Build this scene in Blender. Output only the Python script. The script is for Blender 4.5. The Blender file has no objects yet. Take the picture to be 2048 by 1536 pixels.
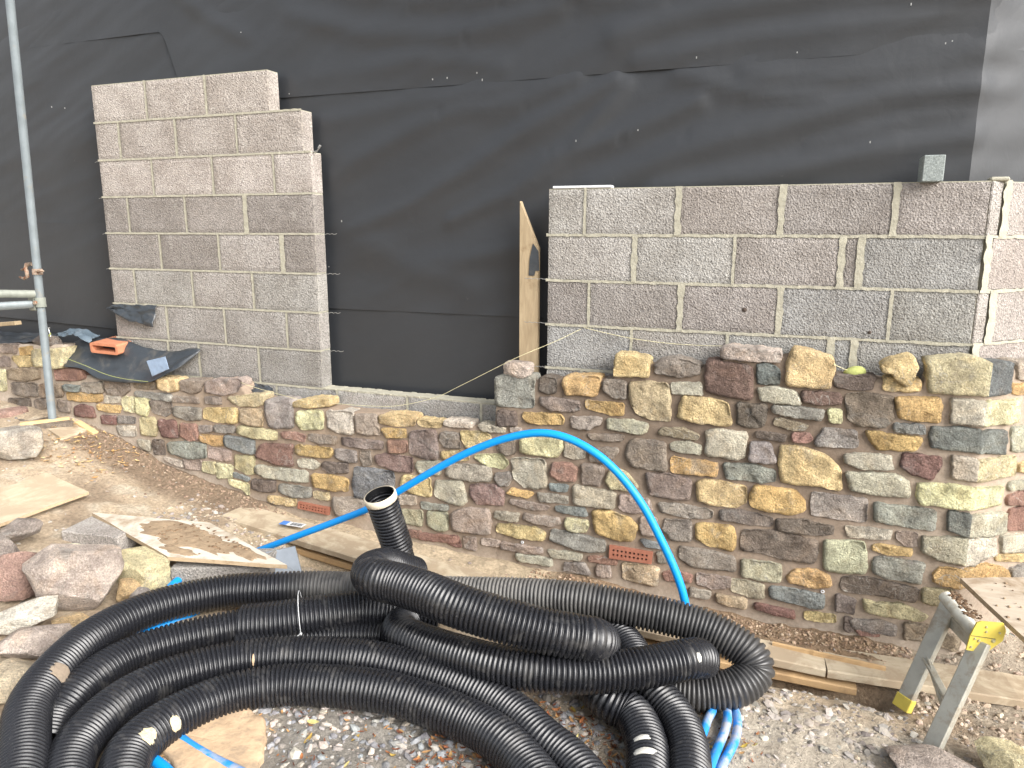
import bpy, bmesh, math, random
from mathutils import Vector, noise
S = bpy.context.scene
R = math.radians
# ------------------------------------------------------------------ camera
cam = bpy.data.objects.new('camera', bpy.data.cameras.new('camera'))
S.collection.objects.link(cam)
cam.location = (4.2071, -3.5974, 1.7)
_p, _y, _r = .2039, .3689, .0023
fw = Vector((-math.sin(_y)*math.cos(_p), math.cos(_y)*math.cos(_p), -math.sin(_p)))
rt = Vector((math.cos(_y), math.sin(_y), 0)); up = rt.cross(fw)
r3 = rt*math.cos(_r)+up*math.sin(_r); u3 = up*math.cos(_r)-rt*math.sin(_r)
from mathutils import Matrix
cam.rotation_euler = Matrix((r3, u3, -fw)).transposed().to_euler()
cam.data.sensor_width = 36; cam.data.lens = 1478.57/2048*36
cam.data.clip_start = .05; cam.data.clip_end = 400
S.camera = cam
# ------------------------------------------------------------------ sky, sun, exposure
SUN = Vector((.78, -.36, .55)).normalized()
W = bpy.data.worlds.new('World'); S.world = W; W.use_nodes = True
nt = W.node_tree; nt.nodes.clear()
sky = nt.nodes.new('ShaderNodeTexSky'); sky.sky_type = 'NISHITA'; sky.sun_disc = False
sky.sun_elevation = math.asin(SUN.z); sky.sun_rotation = math.atan2(SUN.x, SUN.y)
sky.dust_density = 4; sky.air_density = 1
hs = nt.nodes.new('ShaderNodeHueSaturation'); hs.inputs['Saturation'].default_value = .3
bg = nt.nodes.new('ShaderNodeBackground'); bg.inputs['Strength'].default_value = .125
wo = nt.nodes.new('ShaderNodeOutputWorld')
nt.links.new(sky.outputs[0], hs.inputs['Color']); nt.links.new(hs.outputs[0], bg.inputs[0]); nt.links.new(bg.outputs[0], wo.inputs[0])
sl = bpy.data.lights.new('sun', 'SUN'); sl.energy = 1.9; sl.angle = R(45); sl.color = (1, .98, .955)
so = bpy.data.objects.new('sun', sl); S.collection.objects.link(so)
so.rotation_euler = SUN.to_track_quat('Z', 'Y').to_euler()
S.view_settings.view_transform = 'Standard'; S.view_settings.look = 'None'
S.view_settings.exposure = 1.25; S.view_settings.gamma = 1; S.view_settings.use_curve_mapping = False
# ------------------------------------------------------------------ measured shapes (metres; stones in mm along the wall and up)
STONES = """
p -957,920 -799,929 -804,867 -969,862
o -773,904 -647,920 -651,868 -769,856
Y -637,899 -469,913 -308,931 -341,841 -366,792 -444,787 -642,786 -651,846
p -975,830 -886,831 -892,769 -989,758
y -853,842 -666,854 -666,785 -785,772 -841,808
Y -1046,732 -949,739 -965,594 -1078,576
t -916,745 -737,767 -598,759 -615,701 -755,673 -929,678
p -903,648 -646,664 -649,575 -775,565 -905,572
t -623,657 -541,672 -525,594 -595,571 -635,585
t -462,678 -392,674 -405,595 -467,581
P -951,532 -734,550 -742,473 -857,463 -962,476
p -686,545 -566,564 -565,503 -682,465
p -458,565 -353,556 -353,487 -460,486
r -298,535 -226,550 -135,541 -123,473 -309,464
d -458,773 -302,792 -199,791 -173,738 -269,714 -458,704
b -380,675 -228,678 -246,643 -375,637
q -214,697 -29,719 -23,652 -166,636 -227,653
p 9,755 99,766 206,758 213,688 159,650 16,647 -12,687
o -366,620 -190,630 -31,635 -49,591 -199,574 -362,573
w -4,629 118,630 108,596 -16,585
o -80,567 121,572 104,528 42,523 -86,532
t 255,757 444,755 444,715 253,704
y 463,781 627,785 625,721 587,706 465,712
p 646,778 827,796 800,727 739,706 645,723
G 260,679 564,684 560,643 384,648 263,659
p 573,672 776,681 782,650 570,644
Y 140,632 244,641 233,540 156,550 135,598
Y 257,642 362,647 370,586 336,525 257,534
p 381,632 549,642 556,570 496,539 387,554
e 576,608 788,615 781,542 659,530 570,554
r -64,492 66,495 58,443 -60,440
e 89,501 237,507 226,464 83,458
w 62,431 228,443 225,379 87,373
n 275,506 399,518 417,458 394,397 276,393
r 440,509 575,514 589,409 458,399 438,451
d 615,502 747,506 751,409 684,394 605,419
P 375,370 454,374 459,278 379,277 358,326
G 500,362 663,388 804,387 795,296 651,275 498,303
q 238,355 336,357 338,290 255,314
k 619,271 753,278 756,213 622,205
w 451,260 596,252 602,211 469,237
k 846,783 902,802 1103,821 1131,812 1087,747 989,716 840,727
p 832,691 954,697 960,658 838,652
n 1007,702 1282,748 1277,686 1211,665 1098,659 1052,674
y 819,618 1073,641 1069,551 914,540 808,557
T 1101,640 1261,654 1257,549 1172,541 1094,561
l 1292,706 1389,726 1487,727 1480,560 1312,547 1298,604
y 1490,712 1628,750 1748,753 1746,720 1607,692 1494,694
Y 1523,666 1693,682 1691,573 1537,558 1509,601
w 1723,684 1895,693 1893,564 1788,561 1730,585
k 1915,680 2050,689 2056,639 2070,582 1988,570 1915,577
y 2070,687 2186,709 2295,705 2290,655 2192,641 2073,648
n 1072,531 1360,525 1352,474 1203,466 1073,488
e 767,501 867,509 864,474 768,465
e 897,518 1048,525 1044,485 898,478
o 766,444 949,451 944,394 870,386 762,407
b 970,461 1188,452 1176,364 1082,369 964,397
k 823,365 1000,368 988,294 821,299
d 1396,521 1456,533 1561,522 1554,484 1408,495
p 1588,533 1778,534 1772,496 1664,484 1586,498
p 1812,533 2085,540 2083,496 1944,488 1827,490
o 2084,613 2231,624 2233,581 2118,565
r 1233,426 1267,441 1468,451 1455,396 1463,323 1367,315 1194,350
o 1490,454 1740,462 1751,433 1728,404 1553,399 1492,408
e 1774,462 1909,462 1906,398 1839,394 1772,417
p 1943,470 2001,472 2002,398 1956,385 1937,428
R 2032,450 2098,469 2273,467 2267,379 2143,378 2039,410
w 1502,366 1605,378 1656,357 1628,323 1504,324
P 1679,368 1851,384 1848,327 1723,312 1676,329
g 1184,293 1565,300 1565,234 1452,227 1259,227 1185,246
o 1599,289 1722,296 1842,288 1843,220 1761,209 1603,212
b 1896,367 2143,371 2153,321 2147,245 2013,182 1972,184 1888,184 1879,263
n 1031,340 1179,345 1170,236 1117,225 1028,259
b 1011,224 1129,206 1123,185 1018,201
P 1152,197 1323,211 1322,143 1223,134 1153,145
G 1354,195 1585,197 1577,141 1445,127 1355,147
n 1601,176 1711,183 1709,140 1608,138
y 1263,107 1471,111 1464,70 1349,66 1265,75
k 1741,164 1921,177 1962,152 1959,90 1752,52 1734,112
Y 767,264 868,272 860,197 761,202
Y 873,269 1005,264 998,190 878,175
Y 967,178 1116,164 1115,91 1069,126 974,146
y 2315,687 2452,686 2447,658 2337,651 2314,666
w 2474,699 2637,701 2636,677 2534,670 2474,678
g 2676,695 2829,693 2822,672 2701,670
p 2259,614 2424,638 2432,477 2371,469 2259,493
d 2122,550 2245,556 2239,498 2128,481
p 2447,620 2481,637 2563,631 2565,555 2472,552 2446,591
y 2572,650 2701,659 2744,636 2715,565 2606,560 2577,605
p 2787,621 2882,637 2879,562 2837,547 2787,566
y 2456,522 2613,543 2620,498 2485,468 2456,493
Y 2653,523 2808,548 2844,504 2815,469 2729,476 2664,503
g 2305,451 2455,465 2446,392 2315,383 2296,417
q 2485,454 2620,467 2744,468 2747,395 2634,377 2559,381 2484,390
e 2772,436 2851,449 2865,424 2844,379 2794,376 2772,405
y 2211,356 2384,363 2382,253 2264,260 2194,302
g 2415,352 2574,369 2603,255 2572,229 2481,238 2409,264
R 2626,354 2779,374 2822,334 2812,263 2662,252 2622,300
o 2840,337 2865,365 2985,356 2957,328
k 2858,304 3075,296 3061,274 2957,266 2858,283
q 3009,359 3172,361 3173,327 3026,317
b 3077,420 3174,422 3165,391 3087,387
g 2861,533 3044,544 3059,448 3060,400 2991,381 2936,384 2879,425
d 3092,533 3185,544 3219,521 3214,451 3127,443 3076,470
p 3245,544 3348,547 3359,519 3345,444 3253,446
n 3393,536 3463,538 3534,463 3510,440 3403,435 3370,474
N 3204,426 3423,418 3419,332 3289,330 3203,328
b 3109,301 3263,309 3280,275 3211,268 3116,278
Y 2913,647 3130,664 3144,625 3118,569 2990,565 2910,573
q 3154,653 3248,666 3257,579 3205,566 3152,580
p 3282,627 3422,649 3429,631 3380,567 3290,569
k 2187,234 2287,248 2286,196 2190,186
G 2318,215 2489,213 2480,187 2325,179
N 2189,149 2325,161 2322,71 2210,73
N 2360,162 2480,176 2478,69 2416,59 2362,81
k 2511,177 2587,217 2728,226 2743,189 2738,87 2631,78 2509,81
q 2768,221 2905,230 2901,187 2822,183 2768,192
k 2936,231 3130,235 3138,209 3097,192 2993,194 2933,210
Y 3168,241 3278,247 3285,214 3273,185 3179,177 3165,203
o 3306,302 3394,315 3497,293 3542,253 3520,176 3430,169 3325,193
y 2783,152 2993,166 3053,144 3043,100 2958,94 2779,108
G 2774,958 2850,979 2986,983 2984,817 2892,809 2773,812
P 2784,783 2885,785 2892,712 2787,702
P 3016,966 3046,981 3099,972 3100,908 3074,896 3017,908
o 3145,988 3323,1001 3331,958 3307,906 3159,900 3139,950
p 3349,985 3454,986 3460,906 3407,902 3347,934
p 3017,869 3074,874 3225,867 3225,829 3187,816 3075,812 3021,843
o 3257,876 3446,874 3447,821 3379,817 3264,839
o 2930,782 3122,794 3145,770 3136,743 2954,732 2926,762
q 3181,783 3342,795 3330,762 3279,734 3188,728
k 2857,695 2913,701 2913,681 2861,676
d 2305,23 2547,43 2543,5 2304,-11
d 2217,28 2314,40 2308,-3 2224,-1
y 3408,1117 3478,1118 3562,1102 3566,1021 3475,1014 3392,1014 3400,1074
p 3593,1083 3621,1103 3703,1117 3795,1094 3803,1053 3724,1030 3601,1039
m 3834,1111 3868,1113 4028,1101 4039,1053 4038,948 3927,956 3833,972 3829,1055
W 3895,1176 3936,1187 4151,1174 4149,1129 4026,1127 3895,1130
B 4054,1111 4102,1120 4152,1089 4153,1030 4060,1025
T 3473,983 3579,995 3656,988 3671,923 3676,813 3610,807 3512,835 3479,907
g 3673,996 3811,1006 3820,953 3757,951 3681,948
y 3729,934 3849,938 3935,921 3960,828 3952,815 3793,818 3713,835 3719,890
P 3979,925 4104,927 4108,878 4100,830 4047,816 3982,830 3987,878
g 4062,1002 4141,1014 4227,998 4252,943 4147,940 4082,946
G 4131,927 4227,929 4352,923 4340,882 4230,883 4139,898
t 4147,864 4173,872 4290,849 4276,830 4229,822 4145,843
g 3371,790 3477,797 3569,784 3567,746 3540,734 3372,745
p 3271,703 3455,716 3443,689 3297,680
t 3642,772 3748,780 3813,753 3803,730 3709,739 3625,746
p 3475,667 3498,704 3660,702 3669,562 3596,559 3503,567 3470,615
g 3687,702 3769,717 3828,699 3824,665 3742,662 3688,677
g 3844,774 3886,794 4029,790 4029,739 4023,672 3995,657 3847,667 3855,727
P 4070,794 4129,800 4200,793 4196,769 4077,774
d 4228,804 4293,811 4308,787 4291,770 4230,773
l 4051,747 4133,750 4165,670 4156,657 4049,657
o 3690,631 3906,631 3907,566 3806,560 3693,558
G 3935,628 4058,640 4163,622 4167,574 4118,562 3950,559
p 3569,537 3682,547 3790,533 3786,431 3735,424 3595,430
y 3819,527 3888,542 4043,528 4042,453 4004,423 3895,420 3824,436
o 4081,539 4261,538 4302,490 4306,448 4238,420 4071,433 4060,481
k 3446,404 3590,404 3605,347 3499,319 3445,337
q 3640,391 3761,398 3897,389 3899,351 3787,338 3654,348
y 4179,1120 4205,1194 4278,1182 4366,1154 4374,1116 4362,1026 4316,1022 4186,1029
P 4377,1083 4539,1089 4530,1034 4462,1028 4383,1039
m 4253,1003 4399,1004 4415,985 4412,960 4332,950 4259,961
Y 4369,931 4415,932 4422,876 4379,874
u 4434,1004 4497,1014 4617,1008 4624,909 4594,873 4491,868 4448,898 4436,953
y 4579,1084 4711,1086 4715,1043 4655,1035 4578,1038
n/B 4725,1175 4855,1196 4954,1179 5084,1171 5099,1046 4965,1042 4748,1040
o 4629,1006 4788,1017 4800,985 4801,915 4719,913 4652,917 4633,971
w/Y 4831,1018 4955,1015 5169,1004 5174,909 5043,914 4842,916
b 4631,890 4747,893 4748,858 4634,857
o 4522,846 4746,836 4727,784 4578,773 4551,801
l 4320,776 4356,844 4488,840 4494,769 4327,759
h/h 4773,888 4906,898 5107,877 5115,777 4995,795 4782,806 4771,846
g 4452,733 4492,743 4630,745 4645,687 4508,676 4455,698
r 4681,764 4820,758 4828,726 4797,660 4709,678 4673,707
w/n 4864,774 4970,762 5199,756 5217,669 4988,672 4870,681
y 4180,743 4259,749 4366,723 4421,677 4442,645 4446,563 4367,576 4197,572 4181,648
g 4461,653 4652,665 4713,638 4720,571 4583,564 4486,574
Y/Y 4747,634 4887,649 5144,622 5134,549 5053,545 4765,548 4748,580
l 4328,538 4555,537 4560,431 4405,432 4334,434
G 4587,523 4825,523 4830,431 4594,442
k 5124,1171 5336,1154 5354,1079 5140,1098
o 5113,1077 5358,1059 5368,1017 5130,1035
g 5150,886 5227,884 5432,859 5450,748 5173,779
y 5233,712 5299,721 5491,691 5495,637 5241,677
g 5183,633 5284,631 5512,605 5520,568 5189,604
d 5188,570 5294,583 5432,563 5446,502 5196,534
G 3092,171 3261,160 3374,150 3375,92 3276,76 3079,110
T 3474,44 3652,55 3650,-47 3477,-38
d 3287,46 3330,61 3442,52 3436,31 3298,27
l 3163,-10 3271,9 3306,-48 3164,-45
k 3338,7 3404,18 3412,-43 3339,-45
g 3072,53 3260,56 3251,26 3094,14
g 2889,1 3087,2 3094,-36 2904,-33
k 2802,51 3038,50 3045,30 2968,14 2802,19
k 2692,52 2795,57 2795,28 2695,23
k 2583,45 2654,53 2654,-17 2586,-17
d 2487,38 2545,43 2571,-16 2486,-7
b 3559,187 3683,180 3690,158 3591,158
e 3645,134 3716,139 3724,87 3650,81
d 3678,29 3726,48 3818,41 3817,4 3691,-6
k 3555,306 3626,310 3642,226 3568,215 3554,252
e 3675,310 3795,322 3804,278 3801,216 3710,211 3671,257
o 3823,307 3867,320 3994,323 4011,278 4004,203 3896,208 3830,236
u 4035,313 4201,333 4376,305 4368,205 4260,199 4092,215 4038,212
p 3930,392 4023,409 4175,391 4172,356 4084,346 3935,352
P 4186,389 4321,400 4433,387 4430,353 4347,337 4195,338
g 4479,400 4665,405 4669,370 4589,360 4493,354
N 4397,317 4556,334 4578,290 4582,190 4498,175 4411,178
N 4047,163 4224,168 4225,76 4135,75 4047,79
o 4251,109 4286,150 4371,168 4432,148 4446,101 4378,79 4269,87
e 3754,178 3832,185 4015,170 4022,100 3903,92 3807,89 3757,126
k 3842,52 3952,61 3984,2 3920,-10 3845,2
k 3958,56 3999,57 4001,12 3990,9
N 4008,52 4062,59 4154,50 4156,-15 4108,-21 4011,-6
b 4180,45 4260,54 4419,46 4421,-17 4370,-21 4186,-5
r 4121,-51 4296,-55 4304,-89 4226,-88 4123,-76
y 4345,-48 4474,-44 4477,-76 4413,-86 4347,-83
T 3942,-36 4080,-39 4083,-84 3995,-82 3944,-72
q 3813,-30 3909,-32 3905,-66 3815,-70
p 4471,62 4550,52 4551,-19 4477,-18
h/g 4877,526 4977,521 5183,498 5197,411 5105,409 4939,427 4881,444
p 4690,403 4765,409 4771,348 4732,345 4693,374
N/w 4791,395 4959,416 5133,392 5154,312 5093,306 5015,285 4853,306 4795,332
o 4602,329 4753,331 4753,307 4663,295 4601,305
G 4609,274 4808,275 4803,179 4669,179 4611,199
P 4491,153 4594,165 4801,149 4792,90 4677,95 4497,86 4484,120
o/o 4851,230 4871,265 4985,271 5117,269 5245,224 5278,169 5241,158 5001,189 4889,189 4852,200
n 4815,157 4925,169 4916,117 4890,88 4821,93
n 4583,59 4635,50 4730,69 4848,26 4821,2 4660,0 4598,6
e 4540,-47 4663,-31 4725,-43 4729,-85 4669,-92 4554,-85
d 4565,-95 4647,-81 4660,-106 4588,-115
t 4759,-23 4862,-14 4864,-87 4766,-96
t 4902,-30 4996,-50 4993,-122 4915,-106
P 4514,-46 4545,-43 4555,-103 4524,-104
w 5185,386 5353,366 5390,281 5205,309
y 5161,299 5364,268 5556,229 5562,203 5174,276
l 5281,214 5387,215 5569,174 5580,90 5305,145
d 5210,508 5323,502 5498,472 5522,371 5222,409
b 5272,-115 5458,-152 5558,-176 5567,-218 5280,-155
y -2334,454 -2172,459 -2165,507 -2250,512 -2323,520
p -2143,467 -2015,457 -2023,517 -2081,520 -2142,508
d -1998,458 -1803,458 -1792,520 -1890,520 -2004,511
g -1769,462 -1559,464 -1559,509 -1670,520 -1782,507
g -1534,464 -1329,456 -1330,508 -1427,517 -1535,509
q -1312,463 -1139,456 -1153,510 -1223,516 -1313,512
P -2286,546 -2204,546 -2215,584 -2242,591 -2294,594
P -2187,534 -1984,533 -1985,594 -2086,579 -2191,582
n -1951,540 -1728,534 -1720,581 -1850,591 -1958,594
w -1703,535 -1497,532 -1505,591 -1605,595 -1703,583
p -1486,538 -1321,537 -1328,582 -1410,583 -1481,591
g -1305,531 -1133,540 -1132,585 -1213,589 -1295,591
q -2322,618 -2213,613 -2206,684 -2265,682 -2326,685
k -2179,604 -2049,618 -2054,674 -2115,676 -2179,684
y -2030,610 -1945,609 -1947,686 -1993,676 -2031,678
k -1915,612 -1760,606 -1763,679 -1837,686 -1921,682
p -1738,605 -1659,607 -1656,674 -1708,688 -1735,678
P -1643,612 -1493,616 -1494,677 -1564,689 -1643,675
n -1467,610 -1261,615 -1274,688 -1372,678 -1462,680
y -1245,606 -1149,608 -1146,678 -1190,674 -1248,684
q -2327,699 -2098,711 -2096,754 -2203,752 -2324,752
t -2065,707 -1924,706 -1932,752 -2002,746 -2068,758
k -1914,700 -1758,700 -1757,748 -1834,748 -1905,744
y -1742,704 -1588,712 -1581,750 -1657,743 -1741,755
y -1557,705 -1462,713 -1459,758 -1517,752 -1556,754
d -1442,712 -1241,707 -1233,753 -1342,746 -1442,752
k -1215,713 -1155,705 -1151,746 -1177,749 -1214,755
w -2306,782 -2210,781 -2216,835 -2265,834 -2304,845
P -2199,770 -1942,781 -1944,843 -2063,839 -2186,835
y -1911,769 -1727,767 -1738,844 -1822,840 -1913,833
k -1703,780 -1601,775 -1601,842 -1656,838 -1716,844
P -1582,769 -1401,774 -1407,835 -1495,833 -1587,846
d -1391,781 -1257,769 -1246,843 -1322,839 -1384,842
t -1220,777 -1108,781 -1117,844 -1166,840 -1234,840
k -2306,855 -2100,858 -2096,965 -2208,968 -2305,960
o -2072,868 -1833,865 -1834,963 -1949,960 -2085,966
w -1806,866 -1643,865 -1638,964 -1729,959 -1811,968
p -1619,858 -1374,870 -1364,970 -1499,965 -1616,958
n -1342,859 -1125,864 -1130,961 -1227,966 -1341,959
k 5758,-143 5977,-139 5985,-56 5876,-46 5768,-55
o 5998,-138 6220,-142 6224,-47 6109,-50 5995,-46
P 6255,-131 6357,-143 6363,-49 6309,-62 6253,-58
w 6391,-144 6487,-141 6481,-51 6439,-60 6391,-59
p 6508,-133 6726,-142 6725,-52 6617,-49 6509,-46
o 6740,-145 6850,-131 6863,-51 6798,-47 6750,-54
y 6878,-136 6988,-141 6987,-55 6927,-47 6875,-56
q 5721,-32 5968,-36 5963,35 5838,28 5711,21
n 5998,-30 6119,-33 6130,25 6053,25 5991,25
y 6150,-26 6323,-26 6311,24 6235,20 6144,22
p 6335,-28 6553,-28 6555,19 6445,32 6334,20
g 6571,-26 6688,-32 6691,34 6637,30 6576,25
w 6704,-35 6908,-24 6907,32 6803,29 6707,22
y 6933,-37 6993,-24 6981,34 6964,29 6932,23
o 5732,55 5979,55 5972,85 5861,84 5727,93
n 5996,50 6255,50 6269,88 6138,98 6008,86
P 6294,43 6538,48 6546,90 6410,93 6289,93
w 6563,44 6742,59 6754,99 6659,91 6572,85
q 6774,44 6972,46 6969,92 6867,88 6770,95
y 5714,123 5909,108 5909,196 5803,190 5708,190
n 5926,110 6154,121 6150,189 6041,185 5937,183
o 6176,112 6272,110 6260,197 6211,181 6177,181
w 6285,122 6496,117 6496,191 6401,188 6291,186
y 6515,107 6614,114 6610,190 6572,186 6519,192
n 6624,113 6702,113 6708,190 6662,183 6630,189
P 6727,109 6956,119 6961,195 6841,191 6737,187
w 5779,216 6025,216 6032,257 5902,263 5771,253
d 6055,216 6135,217 6129,256 6099,255 6051,259
p 6163,212 6330,219 6336,251 6242,250 6158,263
t 6361,217 6623,220 6619,253 6486,260 6361,262
d 6638,214 6867,219 6865,261 6751,259 6641,250
o 6892,207 6969,218 6966,252 6919,249 6887,259
q 5756,275 5856,280 5845,339 5806,329 5758,330
n 5877,283 5979,276 5970,339 5932,325 5879,325
p 6001,278 6212,285 6221,338 6116,335 6006,335
k 6250,274 6399,275 6404,337 6324,337 6241,333
d 6425,281 6550,283 6551,335 6496,335 6423,332
y 6581,278 6692,282 6694,327 6641,332 6571,329
t 6719,282 6800,276 6803,336 6756,328 6714,332
P 6830,281 6957,280 6968,329 6900,327 6840,339
o 5710,356 5805,353 5800,450 5758,444 5719,443
P 5827,355 6092,349 6098,449 5965,452 5822,445
P 6116,360 6382,352 6381,443 6260,448 6119,438
o 6411,350 6532,358 6529,441 6472,448 6405,448
w 6552,361 6636,356 6640,450 6604,439 6549,449
n 6664,355 6826,348 6831,439 6746,441 6662,449
w 6849,360 6982,360 6982,447 6920,449 6844,448
g 5688,464 5903,468 5895,558 5798,570 5680,570
g 5923,476 6198,475 6195,559 6061,566 5929,558
n 6213,465 6294,470 6292,569 6258,559 6210,563
k 6327,463 6515,474 6517,562 6425,558 6326,563
n 6547,472 6667,472 6676,567 6608,558 6549,566
k 6694,469 6881,462 6885,562 6790,569 6692,559
P 6913,476 6987,468 6990,563 6948,561 6911,569
g 5756,582 6010,589 6012,671 5891,671 5754,676
y 6028,587 6260,582 6258,676 6145,679 6035,678
q 6287,582 6452,584 6454,683 6372,686 6284,683
q 6467,582 6694,594 6685,677 6582,675 6479,683
n 6709,590 6917,590 6917,684 6818,671 6715,675
g 6938,582 6983,580 6992,684 6955,673 6929,686
y 5732,708 5988,699 5990,747 5859,740 5736,739
g 6008,694 6230,705 6227,749 6116,747 6017,736
w 6245,705 6430,702 6430,749 6342,741 6239,739
y 6452,699 6668,700 6665,740 6566,739 6453,741
k 6682,698 6941,702 6932,737 6815,746 6691,737
y 6960,696 6995,703 6996,747 6969,736 6956,747
P 5689,775 5945,768 5946,826 5810,816 5689,822
g 5960,765 6137,762 6142,822 6048,818 5962,826
g 6162,774 6333,762 6343,819 6254,820 6164,821
q 6357,769 6516,773 6515,826 6437,813 6372,812
g 6538,772 6785,775 6784,814 6665,819 6541,823
o 6810,766 6940,772 6940,812 6881,814 6800,817
g 5715,848 5803,846 5810,897 5758,891 5714,896
k 5831,845 6055,841 6045,891 5941,897 5829,897
y 6064,842 6278,848 6282,891 6173,892 6077,897
y 6302,848 6453,839 6452,894 6385,887 6310,884
P 6488,841 6584,836 6587,891 6534,886 6484,886
t 6597,842 6820,841 6823,898 6716,890 6611,892
g 6844,844 6988,837 6981,885 6921,888 6847,893
w 5701,916 5862,921 5865,1006 5772,999 5701,1008
y 5879,914 6047,920 6056,1002 5959,1003 5889,1013
n 6077,916 6162,921 6155,1006 6111,1009 6071,1000
w 6184,912 6326,921 6331,1007 6257,1009 6186,1009
y 6356,910 6512,914 6520,1008 6431,1005 6360,1006
n 6537,920 6760,920 6756,1012 6644,1002 6531,1012
k 6779,910 6860,909 6858,1002 6822,1007 6778,1005
w 6878,911 7018,921 7011,1006 6942,1005 6884,998
"""
NVIS = 241
MTOP = "-2400,875 -2056,875 -340,957 -332,782 -192,764 -16,737 237,762 447,755 1115,803 1154,739 1285,722 1508,723 1732,709 1899,701 2078,709 2359,684 2510,684 2757,690 2772,688 2778,940 2991,967 3391,1001 3411,1055 3570,1082 3792,1081 3892,1104 3906,1156 4159,1158 4209,1175 4356,1130 4385,1077 4557,1087 4721,1059 4743,1152 4920,1158 5106,1165 6089,1151 7000,1151"
AIRB = [[(1.493, 0.104), (1.714, 0.098), (1.707, 0.05), (1.486, 0.061)], [(3.403, 0.135), (3.623, 0.132), (3.618, 0.07), (3.402, 0.065)]]
PLUGS = [(2.926, 0.071), (4.412, 0.066)]
BL = [[0.004, 0.445, 0.902, 1.348], [-0.002, 0.199, 0.651, 1.106, 1.549], [-0.003, 0.442, 0.909, 1.353, 1.606], [-0.001, 0.213, 0.677, 1.132, 1.609], [0.002, 0.449, 0.913, 1.38, 1.62], [0.002, 0.208, 0.685, 1.149, 1.617], [0.0, 0.451, 0.916, 1.381, 1.615], [-0.007, 0.441, 0.691, 1.157, 1.608]]
BR = [[3.002, 3.198, 3.649, 4.106, 4.561, 4.906], [3.005, 3.451, 3.914, 4.369, 4.445, 4.906], [3.007, 3.229, 3.681, 4.129, 4.583, 4.906], [3.01, 3.449, 3.906, 4.358, 4.454, 4.906], [3.002, 3.198, 3.67, 3.99, 4.43, 4.906]]
SILL = [-0.219, 0.326, 0.83, 1.277, 1.712, 2.181, 2.636, 3.011]
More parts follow.
